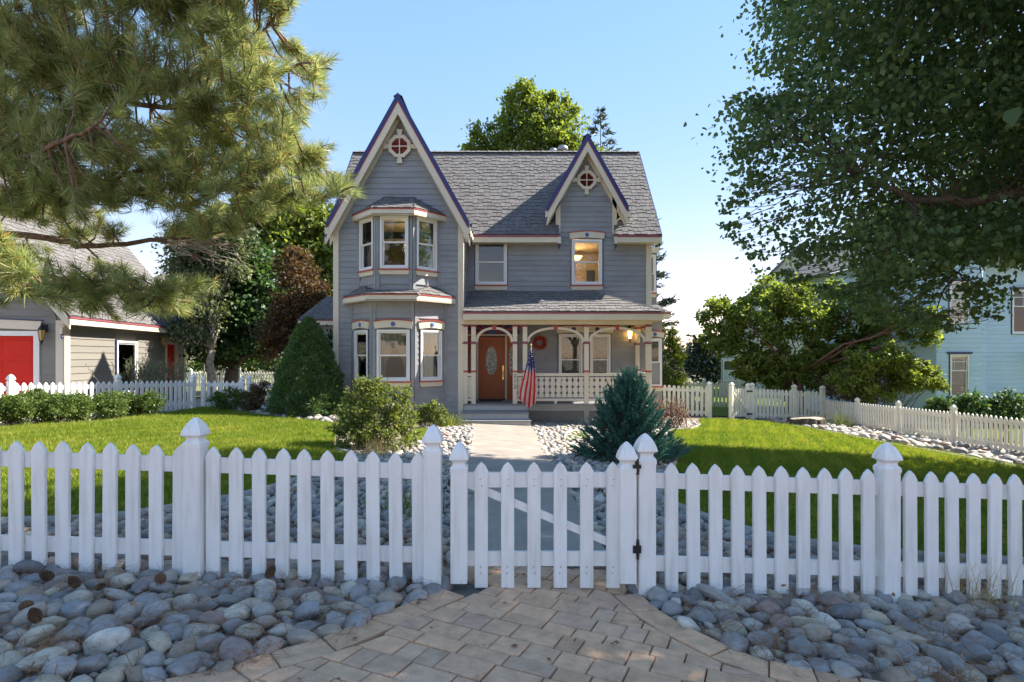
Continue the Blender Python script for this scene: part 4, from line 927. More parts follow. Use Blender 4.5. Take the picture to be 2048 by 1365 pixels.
def railing(T, x0, x1):
    m = MB(T); m.box(x0, x1, -.045,.045, .985,1.07); r = m.build('railing', M_['cream'], house)
    m = MB(T); m.box(x0, x1, -.03,.03, .962,.983); m.build('rail_line', M_['blue'], r)
    m = MB(T); m.box(x0, x1, -.035,.035, .25,.325); m.build('bottom_rail', M_['cream'], r)
    m = MB(T); m.box(x0, x1, -.03,.03, .327,.350); m.build('rail_line', M_['blue'], r)
    n = max(1, round((x1-x0)/.174)); st = (x1-x0)/n
    for i in range(n): link('baluster', BM_, r, T @ Matrix.Translation((x0+(i+.5)*st, 0, 0)))
    for x in ([] if x1-x0 < .6 else [x0+(x1-x0)*.5]): m = MB(T); m.box(x-.04,x+.04,-.03,.03,DZ+.001,.249); m.build('rail_foot', M_['cream'], r)
TR = Matrix.Translation((0, CY, 0))
for i, j in ((0,1),(2,3),(3,4),(4,5)): railing(TR, cols[i]+hwc, cols[j]-hwc)
railing(frame((4.02, 0, 0), (0,1)), CY+hwc, YM-.08-hwc)
# porch roof
PE, PZ = 16.83, 2.87; v = Vector((0, YM-PE, 3.66-PZ)); Lv = v.length; xr = 4.42; hipx = 2.52
roof_plane(house, (-1.42,PE,PZ), (1,0,0), v, [(0,0),(xr+1.42,0),(hipx+1.42,Lv),(0,Lv)], each=True, expo=.24, seed=31, name='porch_roof')
v2 = Vector((hipx-xr,0,3.66-PZ)); roof_plane(house, (xr,PE,PZ), (0,1,0), v2, [(0,0),(YM-PE,0),(YM-PE,v2.length)], seed=32, name='porch_roof')
cap_run(house, (xr,PE,PZ+.02), (hipx,YM,3.68), w=.09)
m = MB(); m.box(-1.42, xr-.03, PE+.0, PE+.03, PZ-.24, PZ-.065); m.build('fascia', M_['cream'], house)
m = MB(); m.box(-1.42, xr, PE-.02, PE+.03, PZ-.062, PZ-.012); m.build('drip_edge', M_['maroon'], house)
m = MB(); m.box(xr-.03, xr, PE+.03, YM-.003, PZ-.24, PZ-.065); m.build('fascia', M_['cream'], house)
m = MB(); m.box(-1.42, xr-.03, PE+.03, CY-.1, PZ-.24, PZ-.22); m.build('soffit', M_['soffit'], house)
# front door, sidelights, sunburst
DX0, DX1, DT = -1.08, -.225, 2.19; Yd = YM-.02
m = MB(); m.box(DX0, DX1, Yd, Yd+.045, DZ+.02, DT); door = m.build('door', M_['wood'], house)
ocx, ocz = (DX0+DX1)/2-.01, 1.42
def oval(mb, cx, cz, a, b, a2, b2, y0, y1, n=28):
    for i in range(n):
        t, s = 2*math.pi*i/n, 2*math.pi*(i+1)/n
        mb.pxz([(cx+a*math.cos(t),cz+b*math.sin(t)),(cx+a*math.cos(s),cz+b*math.sin(s)),(cx+a2*math.cos(s),cz+b2*math.sin(s)),(cx+a2*math.cos(t),cz+b2*math.sin(t))], y0, y1)
m = MB(); oval(m, ocx, ocz, .225,.50,.185,.46, Yd-.022, Yd-.001); m.build('oval_frame', M_['wood'], door)
m = MB(); m.pxz([(ocx+.187*math.cos(t*.2244),ocz+.462*math.sin(t*.2244)) for t in range(28)], Yd-.008, Yd-.002); m.build('oval_glass', M_['lead'], door)
for x0, x1 in ((DX0+.10, ocx-.03), (ocx+.05, DX1-.11)):
    m = MB(); bar(m, x0, x1, .38, .82, .03, Yd-.02, Yd-.001); m.box(x0+.06, x1-.06, Yd-.012, Yd-.001, .44, .76); m.build('panel', M_['wood'], door)
m = MB()
for i in range(10):
    t = lambda q: (DX0+.09+(DX1-DX0-.19)*q/10, .93-.07*math.sin(math.pi*q/10)); a_, b_ = t(i), t(i+1); m.pxz([a_, b_, (b_[0],b_[1]+.03), (a_[0],a_[1]+.03)], Yd-.02, Yd-.001)
    t = lambda q: (DX0+.09+(DX1-DX0-.19)*q/10, 1.93+.09*math.sin(math.pi*q/10)); a_, b_ = t(i), t(i+1); m.pxz([a_, b_, (b_[0],b_[1]+.03), (a_[0],a_[1]+.03)], Yd-.02, Yd-.001)
m.box(DX0+.08, DX0+.11, Yd-.02, Yd-.001, .96, 1.95); m.box(DX1-.13, DX1-.10, Yd-.02, Yd-.001, .96, 1.95); m.build('panel_moulding', M_['wood'], door)
m = MB(); m.box(DX1-.085, DX1-.035, Yd-.012, Yd, .82, 1.27); hp = m.build('handle', M_['brass'], door); m = MB(); m.tube([(DX1-.06,Yd-.012,1.1),(DX1-.06,Yd-.06,1.07),(DX1-.06,Yd-.06,.93),(DX1-.06,Yd-.012,.9)], .012, 6); m.build('grip', M_['brass'], hp)
m = MB(); m.box(DX0-.065, DX0-.004, Yd-.04, Yd+.06, DZ, 2.22); m.build('door_jamb', M_['cream'], house); m = MB(); m.box(DX1+.004, DX1+.06, Yd-.04, Yd+.06, DZ, 2.22); m.build('door_jamb', M_['cream'], house)
m = MB(); m.box(-1.42, .19, Yd-.045, Yd+.06, 2.222, 2.275); m.build('door_head', M_['cream'], house)
m = MB(); m.box(DX0-.02, DX1+.02, Yd-.10, Yd+.02, DZ+.001, DZ+.03); m.build('threshold', M_['black'], house)
for x0, x1 in ((-1.42, DX0-.067), (DX1+.062, .12)):
    m = MB(); m.box(x0, x1, Yd, Yd+.05, DZ, 2.22); sd = m.build('sidelight', M_['wood'], house); c = (x0+x1)/2
    m = MB(); m.pxz([(c+.075*math.cos(t*.3142),1.42+.47*math.sin(t*.3142)) for t in range(20)], Yd-.008, Yd-.001); m.build('oval_glass', M_['lead'], sd)
    m = MB(); oval(m, c, 1.42, .10,.50,.075,.47, Yd-.018, Yd-.001, 20); m.build('oval_frame', M_['wood'], sd)
    m = MB(); bar(m, x0+.05, x1-.05, .38,.82,.025, Yd-.018, Yd-.001); m.build('panel', M_['wood'], sd)
m = MB(); m.box(.125, .19, Yd-.04, Yd+.05, DZ, 2.22); m.build('door_jamb', M_['red'], house)
sbx, sbz = -.65, 2.278; sb = MB(); sb.box(-1.43, .24, YM-.022, YM+.02, 2.277, 2.63); sbo = sb.build('sunburst_panel', M_['red'], house)
for i in range(0, 18, 2):
    a0, a1 = math.pi*i/18, math.pi*(i+1)/18; q = clip_convex([(sbx,sbz),(sbx+2*math.cos(a0),sbz+2*math.sin(a0)),(sbx+2*math.cos(a1),sbz+2*math.sin(a1))], [(-1.43,2.278),(.24,2.278),(.24,2.628),(-1.43,2.628)])
    if len(q) >= 3: m = MB(); m.pxz(q, YM-.034, YM-.0225); m.build('ray', M_['blue'], sbo)
m = MB(); m.pxz([(sbx+.13*math.cos(math.pi*i/10),sbz+.001+.13*math.sin(math.pi*i/10)) for i in range(11)], YM-.045, YM-.0345); m.build('sun_disc', M_['ublue'], sbo)
m = MB(); m.box(-1.02,-.3,17.95,18.5,DZ+.001,DZ+.014); tag(m.build('doormat', M_['dark']), 'dark doormat lying in front of the wooden front door', 'doormat')
# porch lantern
M_['ambglass'] = pmat('amber_glass', (.62,.42,.14), rough=.2)
def lantern(par, T, s=1, name='wall_lantern', glow='amber', lit=True):
    m = MB(T); m.box(-.05*s,.05*s,-.02,.0,-.02*s,.16*s); m.tube([(0,-.02,.1*s),(0,-.1*s,.15*s),(0,-.14*s,.1*s)], .012*s, 6); m.lathe([(.085*s,.02*s),(.075*s,.05*s),(.03*s,.12*s),(.012*s,.16*s),(.018*s,.18*s),(.004*s,.2*s)], c=(0,-.14*s,0), n=6); m.lathe([(.004*s,-.34*s),(.016*s,-.30*s),(.03*s,-.26*s),(.05*s,-.24*s),(.052*s,-.225*s)], c=(0,-.14*s,0), n=6)
    for k in range(6): a = k*math.pi/3; m.tube([(.05*s*math.cos(a),-.14*s+.05*s*math.sin(a),-.23*s),(.082*s*math.cos(a),-.14*s+.082*s*math.sin(a),.03*s)], .006*s, 4)
    l = m.build(name, M_['black' if glow != 'brass' else 'brass'], par); m = MB(T); m.lathe([(.042*s,-.22*s),(.072*s,.015*s)], c=(0,-.14*s,0), n=6); m.build('lamp_glass', M_['amber' if lit else 'ambglass'], l); return l
lantern(house, FM @ Matrix.Translation((3.77,-.028,2.36)), 1.05)
# number on the column: 2 1 2
def text_mesh(ch, size, ext=.006):
    cu = bpy.data.curves.new('t', 'FONT'); cu.body = ch; cu.size = size; cu.extrude = ext; cu.align_x = 'CENTER'; cu.resolution_u = 3
    o = bpy.data.objects.new('t', cu); COL.objects.link(o); bpy.context.view_layer.update(); me = bpy.data.meshes.new_from_object(o.evaluated_get(bpy.context.evaluated_depsgraph_get())); bpy.data.objects.remove(o); me.name = 'house_number'; return me
M_['bronze'] = pmat('number_bronze', (.05,.032,.02), rough=.5)
for ch, pz in (('2', 755.5), ('1', 766.5), ('2', 777.5)):
    me = text_mesh(ch, .165); me.materials.clear(); me.materials.append(M_['bronze']); z = 1.6-(pz-HY)*YP/F
    link('house_number', me, C_[2], Matrix.Translation((cols[2], CY-hwc-.008, z)) @ Matrix.Rotation(R(90),4,'X'))
# side bay on the right wall
m = MB(); m.box(MX1+.0, 4.98, 19.95, 22.3, 3.3, 5.15); m.build('side_bay', M_['siding'], house)
m = MB(); m.box(MX1+.0, 5.10, 19.7, 22.5, BZ, 3.0); m.build('side_bay', M_['siding'], house)
m = MB(); m.box(MX1-.0, 5.04, 19.88, 22.36, 5.12, 5.3); m.build('fascia', M_['cream'], house)
m = MB(); m.prism([(MX1,19.45,3.05),(5.34,19.45,3.05),(5.0,19.93,3.34),(MX1,19.93,3.34)], (0,.02,-.05)); m.build('bay_roof', M_['shingle'], house)
m = MB(); m.prism([(5.34,19.45,3.05),(5.34,22.75,3.05),(5.0,22.3,3.34),(5.0,19.93,3.34)], (0,0,-.05)); m.build('bay_roof', M_['shingle'], house)
m = MB(); m.box(MX1, 5.32, 19.47, 22.73, 2.86, 2.99); m.build('fascia', M_['cream'], house)
m = MB(); m.box(MX1+.02, 5.335, 19.455, 22.74, 2.992, 3.02); m.build('drip_edge', M_['red'], house)
window(house, frame((4.74,19.95,0),(1,0)), .02, 3.75, .36, 1.3); window(house, frame((4.79,19.7,0),(1,0)), .05, .55, .48, 1.62, hood=.22)
# left wing
wx0, wx1 = -7.2, -5.28
m = MB(); m.box(wx0, wx1, 20.6, 24.0, BZ, 2.75); wg = m.build('wing_wall', M_['siding'], house); clap(wg, frame((0,20.6,0),(1,0)), -.4, 2.7, lambda z: (wx0, wx1), joined=True)
v = Vector((0, 2.0, .98)); roof_plane(house, (-7.5,20.3,2.86), (1,0,0), v, [(0,0),(2.2,0),(2.2,v.length),(.38,v.length)], seed=41, name='wing_roof')
v = Vector((0, -2.0, .98)); roof_plane(house, (-5.3,24.3,2.86), (-1,0,0), v, [(0,0),(2.2,0),(1.8,v.length),(0,v.length)], seed=42, name='wing_roof')
m = MB(); m.box(-7.48, wx1, 20.27, 20.31, 2.66, 2.8); m.build('fascia', M_['cream'], house); m = MB(); m.box(-7.5, wx1, 20.25, 20.31, 2.802, 2.845); m.build('drip_edge', M_['maroon'], house)
m = MB(); m.prism([(-7.46,20.32,2.8),(-7.46,24.28,2.8),(-7.1,22.3,3.8)], (.04,0,0)); m.build('wing_wall', M_['siding'], house)
m = MB(); m.box(-7.25,-6.5,25.6,26.2,2.5,4.35); m.build('chimney', M_['white'], house)
for x, y in ((-5.42,16.55),(-5.30,16.7)):
    pass
print('clapboards', NB[0])
# ------------------------------------------------------------------ garage
GK = 1.2      # garage enlarged about the camera and moved back along the line of sight
GT_ = Matrix.Translation((-13.44, 17.4, -.32)) @ Matrix.Rotation(R(8.57), 4, 'Z') @ Matrix.Diagonal((GK,GK,GK,1))
garage = thing('garage', (-13.44,17.4,g(-13.4,17.4)), 'grey clapboard garage with red doors and steep shingled roof', 'garage', rz=R(8.57))
GL, GW, GE = 7.4, 7.2, 2.42; gfz = -.05
FG = GT_; FGs = GT_ @ frame((0,0,0), (0,1))                 # front (towards the street) and long right side
gdx0, gdx1, gdt = -3.4, -.66, 2.08
gable_top = GE+1.25*GW/2
wgf = wall_back(garage, FG, -GW, 0, gfz, GE, [(gdx0,gdx1,gfz,gdt)], mat='siding_g', gable=[(-GW,GE),(0,GE),(-GW/2,gable_top)])
clap(wgf, FG, gfz+.1, gable_top-.2, lambda z: (max(-GW,-GW/2-(gable_top-z)/1.25) if z > GE else -GW, min(-.17,-GW/2+(gable_top-z)/1.25)), [(gdx0-.16,gdx1+.16,gfz,gdt+.16)], mat='siding_g', expo=.18)
gw, gd = (3.05, 1.28), (6.18, .86)
wgs = wall_back(garage, FGs, .13, GL, gfz, GE, [(gw[0]-gw[1]/2, gw[0]+gw[1]/2, .45, 2.05), (gd[0]-.43, gd[0]+.43, gfz, 2.0)], mat='siding_g')
clap(wgs, FGs, gfz+.1, GE, lambda z: (.13,GL-.13), [(gw[0]-gw[1]/2-.05, gw[0]+gw[1]/2+.05, .33, 2.15), (gd[0]-.52, gd[0]+.52, gfz, 2.32)], mat='siding_g', expo=.18)
wall_back(garage, GT_ @ frame((-GW,GL,0),(0,-1)), 0, GL, gfz, GE, mat='siding_g'); wall_back(garage, GT_ @ frame((0,GL,0),(-1,0)), 0, GW, gfz, GE, mat='siding_g', gable=[(0,GE),(GW,GE),(GW/2,gable_top)])
for bx in ((-.17,.012,-.035,.0),(-.0,.035,-.035,.19),(-.0,.035,GL-.15,GL+.0)):
    m = MB(GT_); m.box(bx[0],bx[1],bx[2],bx[3],gfz,GE+.05); m.build('corner_board', M_['cream'], garage)
ov = .32; sl_ = 1.25; v = GT_.to_3x3() @ Vector((-(GW/2+ov),0,sl_*(GW/2+ov))); O = GT_ @ Vector((ov,-.35,GE+.16-.0)); u = GT_.to_3x3() @ Vector((0,1,0)); GLr = GL+.7
ez_ = GE+.14
roof_plane(garage, GT_ @ Vector((ov,-.35,ez_)), u, v, [(0,0),(GLr*GK,0),(GLr*GK,v.length),(0,v.length)], seed=51)
v = GT_.to_3x3() @ Vector(((GW/2+ov),0,sl_*(GW/2+ov))); roof_plane(garage, GT_ @ Vector((-GW-ov,GLr-.35,ez_)), -u, v, [(0,0),(GLr*GK,0),(GLr*GK,v.length),(0,v.length)], seed=52)
cap_run(garage, GT_ @ Vector((-GW/2,-.35,ez_+sl_*(GW/2+ov)+.03)), GT_ @ Vector((-GW/2,GL+.35,ez_+sl_*(GW/2+ov)+.03)))
m = MB(GT_); m.box(ov-.03,ov+.012,-.36,GL+.36,ez_-.2,ez_-.06); m.build('fascia', M_['cream'], garage); m = MB(GT_); m.box(ov-.03,ov+.03,-.37,GL+.37,ez_-.058,ez_-.01); m.build('drip_edge', M_['maroon'], garage)
m = MB(GT_); m.box(.0,ov-.03,-.3,GL+.3,ez_-.2,ez_-.18); m.build('soffit', M_['soffit'], garage)
for yy in (-.36, GL+.32):
    for s in (0, 1):
        xe = ov if s == 0 else -GW-ov; xp = -GW/2; zp = ez_+sl_*(GW/2+ov); m = MB(GT_); m.pxz([(xp,zp-.07),(xe,ez_-.07),(xe,ez_-.32),(xp,zp-.32)], yy, yy+.045); m.build('barge_board', M_['cream'], garage)
drop_finial(garage, *(GT_ @ Vector((.02,-.12,GE-.28))), .9)
# garage door with panels
m = MB(FG); m.box(gdx0, gdx1, .06, .1, gfz, gdt); gdo = m.build('garage_door', M_['reddoor'], garage)
for r in range(4):
    for c in range(4):
        x0 = gdx0+.06+c*(gdx1-gdx0-.06)/4; x1 = x0+(gdx1-gdx0-.06)/4-.07; z0 = gfz+.06+r*(gdt-gfz-.06)/4; z1 = z0+(gdt-gfz-.06)/4-.08
        m = MB(FG); m.add([(x0,.06,z0),(x1,.06,z0),(x1,.06,z1),(x0,.06,z1),(x0+.04,.045,z0+.04),(x1-.04,.045,z0+.04),(x1-.04,.045,z1-.04),(x0+.04,.045,z1-.04)], [(4,5,6,7),(0,1,5,4),(1,2,6,5),(2,3,7,6),(3,0,4,7)]); m.build('panel', M_['reddoor'], gdo)
for bx in ((gdx1,gdx1+.13,gfz,gdt+.12),(gdx0-.13,gdx0,gfz,gdt+.12)):
    m = MB(FG); m.box(bx[0],bx[1],-.05,.06,bx[2],bx[3]); m.build('door_casing', M_['white'], garage)
m = MB(FG); m.box(gdx0-.1,gdx1+.0,-.05,.06,gdt,gdt+.12) if False else m.box(gdx0,gdx1,-.05,.06,gdt,gdt+.12); m.build('door_casing', M_['white'], garage)
k = 12; m = MB(FG)
for j in range(k):
    q = lambda t: (gdx0-.2+(gdx1-gdx0+.4)*t/k, gdt+.14+.05*math.sin(math.pi*t/k)); (x0,z0),(x1,z1) = q(j), q(j+1); m.pxz([(x0,z0),(x1,z1),(x1,z1+.22),(x0,z0+.22)], -.07, 0)
hd = m.build('hood', M_['cream'], garage); m = MB(FG)
for j in range(k): (x0,z0),(x1,z1) = q(j), q(j+1); m.pxz([(x0,z0+.222),(x1,z1+.222),(x1,z1+.25),(x0,z0+.25)], -.09, 0)
m.build('hood_cap', M_['dblue'], hd)
lantern(garage, FG @ Matrix.Translation((-.40,-.03,2.2)), 1.05, lit=False)
window(garage, FGs, gw[0], .48, gw[1]-.06, 1.55, sill=True, mid=.02, curtain=None)
m = MB(FGs); m.box(gd[0]-.40, gd[0]+.40, .05, .09, gfz, 1.98); rd = m.build('side_door', M_['reddoor'], garage)
for z0, z1 in ((.1,.5),(.6,1.1),(1.2,1.85)):
    for x0 in (-.33,.03): m = MB(FGs); m.box(gd[0]+x0, gd[0]+x0+.3, .035, .049, z0, z1); m.build('panel', M_['reddoor'], rd)
for bx in ((-.5,-.4),(.4,.5)): m = MB(FGs); m.box(gd[0]+bx[0], gd[0]+bx[1], -.05, .06, gfz, 2.1); m.build('door_casing', M_['cream'], garage)
m = MB(FGs); m.box(gd[0]-.4, gd[0]+.4, -.05,.06,1.985,2.1); m.build('door_casing', M_['cream'], garage)
m = MB(FGs); m.pxz([(gd[0]-.5,2.12),(gd[0]+.5,2.12),(gd[0]+.56,2.33),(gd[0],2.38),(gd[0]-.56,2.33)], -.07, 0); m.build('hood', M_['cream'], garage)
lantern(garage, FGs @ Matrix.Translation((5.25,-.03,2.12)), .75, glow='brass', lit=False)
# outside stair and landing behind the garage
stair = thing('outside_stair', tuple(GT_ @ Vector((.3,8.4,g(-12,22)))), 'white railed wooden stair and landing behind the garage', 'stair')
def gb(nm, *b, mat='white', par=stair): m = MB(GT_); m.box(*b); return m.build(nm, M_[mat], par)
gb('landing', -1.2,.75,7.85,9.2,2.15,2.35,mat='cream'); gb('post', .6,.72,7.9,8.02,-.4,2.149,mat='cream'); gb('post', .6,.72,9.0,9.12,-.4,2.149,mat='cream'); gb('top_rail', .66,.73,7.85,9.2,3.2,3.28); gb('top_rail', -1.2,.655,7.85,7.92,3.2,3.28)
for i in range(12): gb('baluster', .67,.72,7.88+i*.115,7.92+i*.115,2.351,3.199)
for i in range(14): gb('baluster', -1.15+i*.125,-1.11+i*.125,7.86,7.9,2.351,3.199)
for i in range(9): gb('tread', -.3,.6,9.2+i*.26,9.48+i*.26,1.95-i*.24,1.99-i*.24,mat='cream')
m = MB(GT_); m.prism([(.62,9.2,2.1),(.62,11.6,-.1),(.62,11.6,.06),(.62,9.2,2.26)], (.05,0,0)); m.build('stringer', M_['cream'], stair)
m = MB(GT_); m.prism([(.62,9.2,3.1),(.62,11.6,.92),(.62,11.6,1.0),(.62,9.2,3.18)], (.06,0,0)); m.build('hand_rail', M_['white'], stair)
gb('post', .6,.74,11.5,11.64,-.5,1.15)
low = thing('low_railing', tuple(GT_ @ Vector((.6,7.9,g(-12,22)))), 'low white sloping railing at the rear corner of the garage', 'railing')
m = MB(GT_); m.prism([(.25,8.3,1.42),(1.3,8.3,1.0),(1.3,8.3,1.07),(.25,8.3,1.5)], (0,.06,0)); m.build('hand_rail', M_['white'], low)
for i in range(6): gb('baluster', .32+i*.17,.36+i*.17,8.31,8.35,-.4,1.38-i*.066,par=low)
gb('post', 1.28,1.42,8.25,8.39,-.5,1.15,par=low)
# ------------------------------------------------------------------ blue neighbour
bh = thing('blue_house', (20,24,g(16,24)), 'pale blue clapboard house behind the low fence on the right', 'house')
KB = 1.175; YB = 20*KB  # blue house scaled up about the camera, so it stands farther back
def bz(z): return 1.6+(z-1.6)*KB
BB, BT = -1.9, bz(5.1)
def blue_wall(A, B, ops=(), z1=None, tops=None):
    z1 = z1 or BT; A, B = Vector(A), Vector(B); L = (B-A).length; T = frame((A.x,A.y,0), (B-A)); w = wall_back(bh, T, 0, L, BB, z1, ops, mat='blue_siding'); clap(w, T, BB+.4, z1, lambda z: (0,L), [(o[0]-.02,o[1]+.02,o[2]-.02,o[3]+.02) for o in ops], mat='blue_siding', expo=.19); return T, L
def blue_win(T, c, z0, w, h, cur=None):
    f = window(bh, T, c, z0, w, h, sill=False, mid=.62, curtain=cur); m = MB(T); m.box(c-w/2-.1, c+w/2+.1, -.09,0,z0+h+.02,z0+h+.10); m.build('head_trim', M_['dblue'], f)
    m = MB(T @ Matrix.Translation((c,0,z0)))
    for xx in (-w*.25, w*.25): m.box(xx-.008, xx+.008, -.012,-.004, h*.64, h-.09)
    m.box(-w/2+.08, w/2-.08, -.012,-.0045, h*.82, h*.835); tag(m.build('muntin', M_['white'], f), kind='stuff')
x0 = (1872-1024)*YB/F; x1 = (1962-1024)*YB/F
wz0 = lambda py: 1.6-(py-HY)*YB/F
T, L = blue_wall((x0,YB),(x1,YB), [(.52,1.34,wz0(797),wz0(708)),(.50,1.32,wz0(650),wz0(562))])
blue_win(T, .93, wz0(797)+.02, .78, wz0(708)-wz0(797)-.04, blind); blue_win(T, .91, wz0(650)+.02, .78, wz0(562)-wz0(650)-.04, blind)
T, L = blue_wall((x1,YB),(x1+1.1,YB+1.1)); e1 = x1+1.1; XR = 30.0
T, L = blue_wall((e1,YB+1.1),(XR,YB+1.1), [(1.05,3.05,bz(2.35),bz(4.0)),(2.2,3.5,bz(-.2),bz(1.4))]); blue_win(T, 2.05, bz(2.37), 1.94, bz(4)-bz(2.35)-.06); blue_win(T, 2.85, bz(-.18), 1.24, bz(1.4)-bz(-.2)-.06)
T, L = blue_wall((x0-1.05,YB+1.05),(x0,YB)); LX, LY = 16.0, 31.7
T, L = blue_wall((LX,LY),(x0-1.05,YB+1.05), [(3.5,4.4,1.0,2.1)]); blue_win(T, 3.95, 1.02, .86, 1.06)
m = MB(); m.pxy([(x0+.02,YB+.13),(x1,YB+.13),(e1,YB+1.25),(XR-.2,YB+1.25),(XR-.2,35),(LX+.2,35),(LX+.2,LY),(x0-.9,YB+1.2)], BT-.14, BT-.05); m.build('ceiling', M_['room'], bh)
m = MB(); m.box(x0-.4, XR-.3, YB+4,YB+4.1,BB,BT-.2); m.build('room_wall', M_['room'], bh)
ey = YB+.55; v = Vector((0,4.9,2.2)); roof_plane(bh, (x0-1.5,ey,BT-.08), (1,0,0), v, [(0,0),(XR+1-x0,0),(XR-2-x0,v.length),(3.1,v.length)], seed=61, expo=.3)
m = MB(); m.prism([(x0-1.5,ey,BT-.1),(x0+1.6,ey+4.85,BT+2.1),(x0+1.3,35,BT+2.1),(LX-.6,33.2,BT-.1)], (0,0,.1)); m.build('roof', M_['shingle'], bh)
m = MB(); m.box(x0-1.4,XR+.3,ey-.08,ey-.04,BT-.26,BT-.06); m.build('fascia', M_['white'], bh)
gxa, gxb = x0-.3, x1+.3; gm = (gxa+gxb)/2
m = MB(); m.pxz([(gxa+.1,BT-.25),(gxb-.1,BT-.25),(gm,BT+1.2)], YB-.02,YB+.1); m.build('wall', M_['blue_siding'], bh)
for xe in (gxa, gxb): m = MB(); m.pxz([(gm,BT+1.45),(xe,BT-.1),(xe,BT-.3),(gm,BT+1.2)], YB-.34,YB-.28); m.build('barge_board', M_['white'], bh); m = MB(); m.prism([(gm,YB-.36,BT+1.53),(xe,YB-.36,BT-.04),(xe,YB+3,BT-.04),(gm,YB+3,BT+1.53)], (0,0,-.06)); m.build('roof', M_['shingle'], bh)
m = MB(); m.prism([(x0-1.1,YB+.1,bz(2.05)),(x0+.02,YB-.3,bz(2.05)),(x0+.02,YB-.01,bz(2.42)),(x0-.8,YB+.6,bz(2.42))], (0,.3,0)); m.build('bay_roof', M_['blue_siding'], bh)
m = MB(); m.box(x1+2.9,XR-.1,YB+.2,YB+1.09,bz(1.55),bz(1.75)); m.build('entry_hood', M_['cream'], bh)
# white-grey house far behind the spreading tree, and a low brown-roofed house further off
wh = thing('white_house', (20,44,-1.2), 'pale grey house with steep gable far behind the spreading tree', 'house')
def wx(px, Y): return (px-1024)*Y/F
def wz(py, Y): return CAMH-(py-HY)*Y/F
Y = 42; m = MB(); a0, a1 = wx(1442,Y), wx(1740,Y); pk = (wx(1592,Y), wz(500,Y))
M_['palewall'] = pmat('pale_siding', (.52,.55,.53), rough=.6)
m.prism([(a_,Y,b_) for a_, b_ in ((a0,-2.5),(a1,-2.5),(a1,wz(650,Y)),pk,(a0,wz(640,Y)))], (3.6,9,0)); wb = m.build('wall', M_['palewall'], wh)
for xe, ze in ((a0-.5,wz(655,Y)),(a1+.5,wz(655,Y))): m = MB(); m.prism([(a_,Y-.5,b_) for a_, b_ in ((pk[0],pk[1]+.35),(xe,ze+.2),(xe,ze),(pk[0],pk[1]+.1))], (4,10,0)); m.build('roof', M_['dblue'] if False else M_['shingle'], wh)
FW = frame((0,Y,0),(1,0)); window(wh, FW, wx(1463,Y), wz(762,Y), 1.3, 1.5, sill=False); window(wh, FW, wx(1700,Y), wz(762,Y), 1.3, 1.5, sill=False)
bn = thing('brown_roofed_house', (24,75,-1.5), 'low distant house with a brown roof beyond the far fence', 'house'); Y = 75
m = MB(); m.box(wx(1352,Y),wx(1392,Y),Y,Y+8,-3,wz(752,Y)); m.build('wall', M_['palewall'], bn); m = MB(); m.pxz([(wx(1340,Y),wz(754,Y)),(wx(1394,Y),wz(748,Y)),(wx(1390,Y),wz(734,Y)),(wx(1368,Y),wz(730,Y)),(wx(1355,Y),wz(738,Y))], Y-.6,Y+8.6); m.build('roof', M_['bark'] if False else M_['shingle'], bn)
m = MB(); m.box(wx(1384,Y),wx(1386,Y),Y+1,Y+1.2,wz(735,Y),wz(722,Y)); m.build('flue', M_['white'], bn)
# hills on the horizon, left
def hills():
    xs = np.linspace(-1500, 300, 61); ys = np.linspace(700, 1500, 21); V = []
    for j, y in enumerate(ys):
        for i, x in enumerate(xs):
            h = 150*math.exp(-((x+640)/330)**2)*(min(1,(y-700)/420)**.8) + 70*math.exp(-((x+1150)/260)**2)*min(1,(y-700)/300); V.append((x, y, -2+h*(1+.22*noise.noise(Vector((x,y,0))*.006))+14*noise.noise(Vector((x,y,3))*.02)*min(1,h/40)))
    n = len(xs); me = bpy.data.meshes.new('hills'); me.from_pydata(V, [], [(j*n+i,j*n+i+1,(j+1)*n+i+1,(j+1)*n+i) for j in range(len(ys)-1) for i in range(n-1)]); me.materials.append(M_['hill']); me.polygons.foreach_set('use_smooth', [True]*len(me.polygons)); tag(link('hills', me), kind='structure')
hills()
# ------------------------------------------------------------------ small things at the house
def wreath():
    c = Vector((.89, YM-.07, 2.0)); root = thing('wreath', c, 'round red leaf wreath hanging on the porch wall', 'wreath')
    m = MB(); m.tube([c+Vector((.15*math.cos(t*.3142),0,.15*math.sin(t*.3142))) for t in range(21)], .018, 5); m.build('ring', M_['bark'], root)
    P, D = [], []
    for _ in range(520):
        a = random.uniform(0,6.283); b = random.uniform(0,6.283); r = .15+.055*math.cos(b); P.append(tuple(c+Vector((r*math.cos(a), -.045*abs(math.sin(b))-.005, r*math.sin(a))))); d = Vector((math.cos(a+random.gauss(0,.8)), -.4*random.random(), math.sin(a+random.gauss(0,.8)))); D.append(tuple(d))
    V, Fc = scatter(P, D, rng.uniform(.035,.06,len(P)), [(0,0,0),(.5,.3,.1),(1,0,0),(.5,-.3,.1)], [(0,1,2,3)])
    M_['redleaf'] = leafmat('red_leaves', [(0,(.38,.03,.02)),(.6,(.52,.06,.03)),(1,(.6,.12,.05))], trans=.2)
    link('leaves', fast_mesh('leaves', V, Fc, M_['redleaf']), root)['kind'] = 'stuff'
wreath()
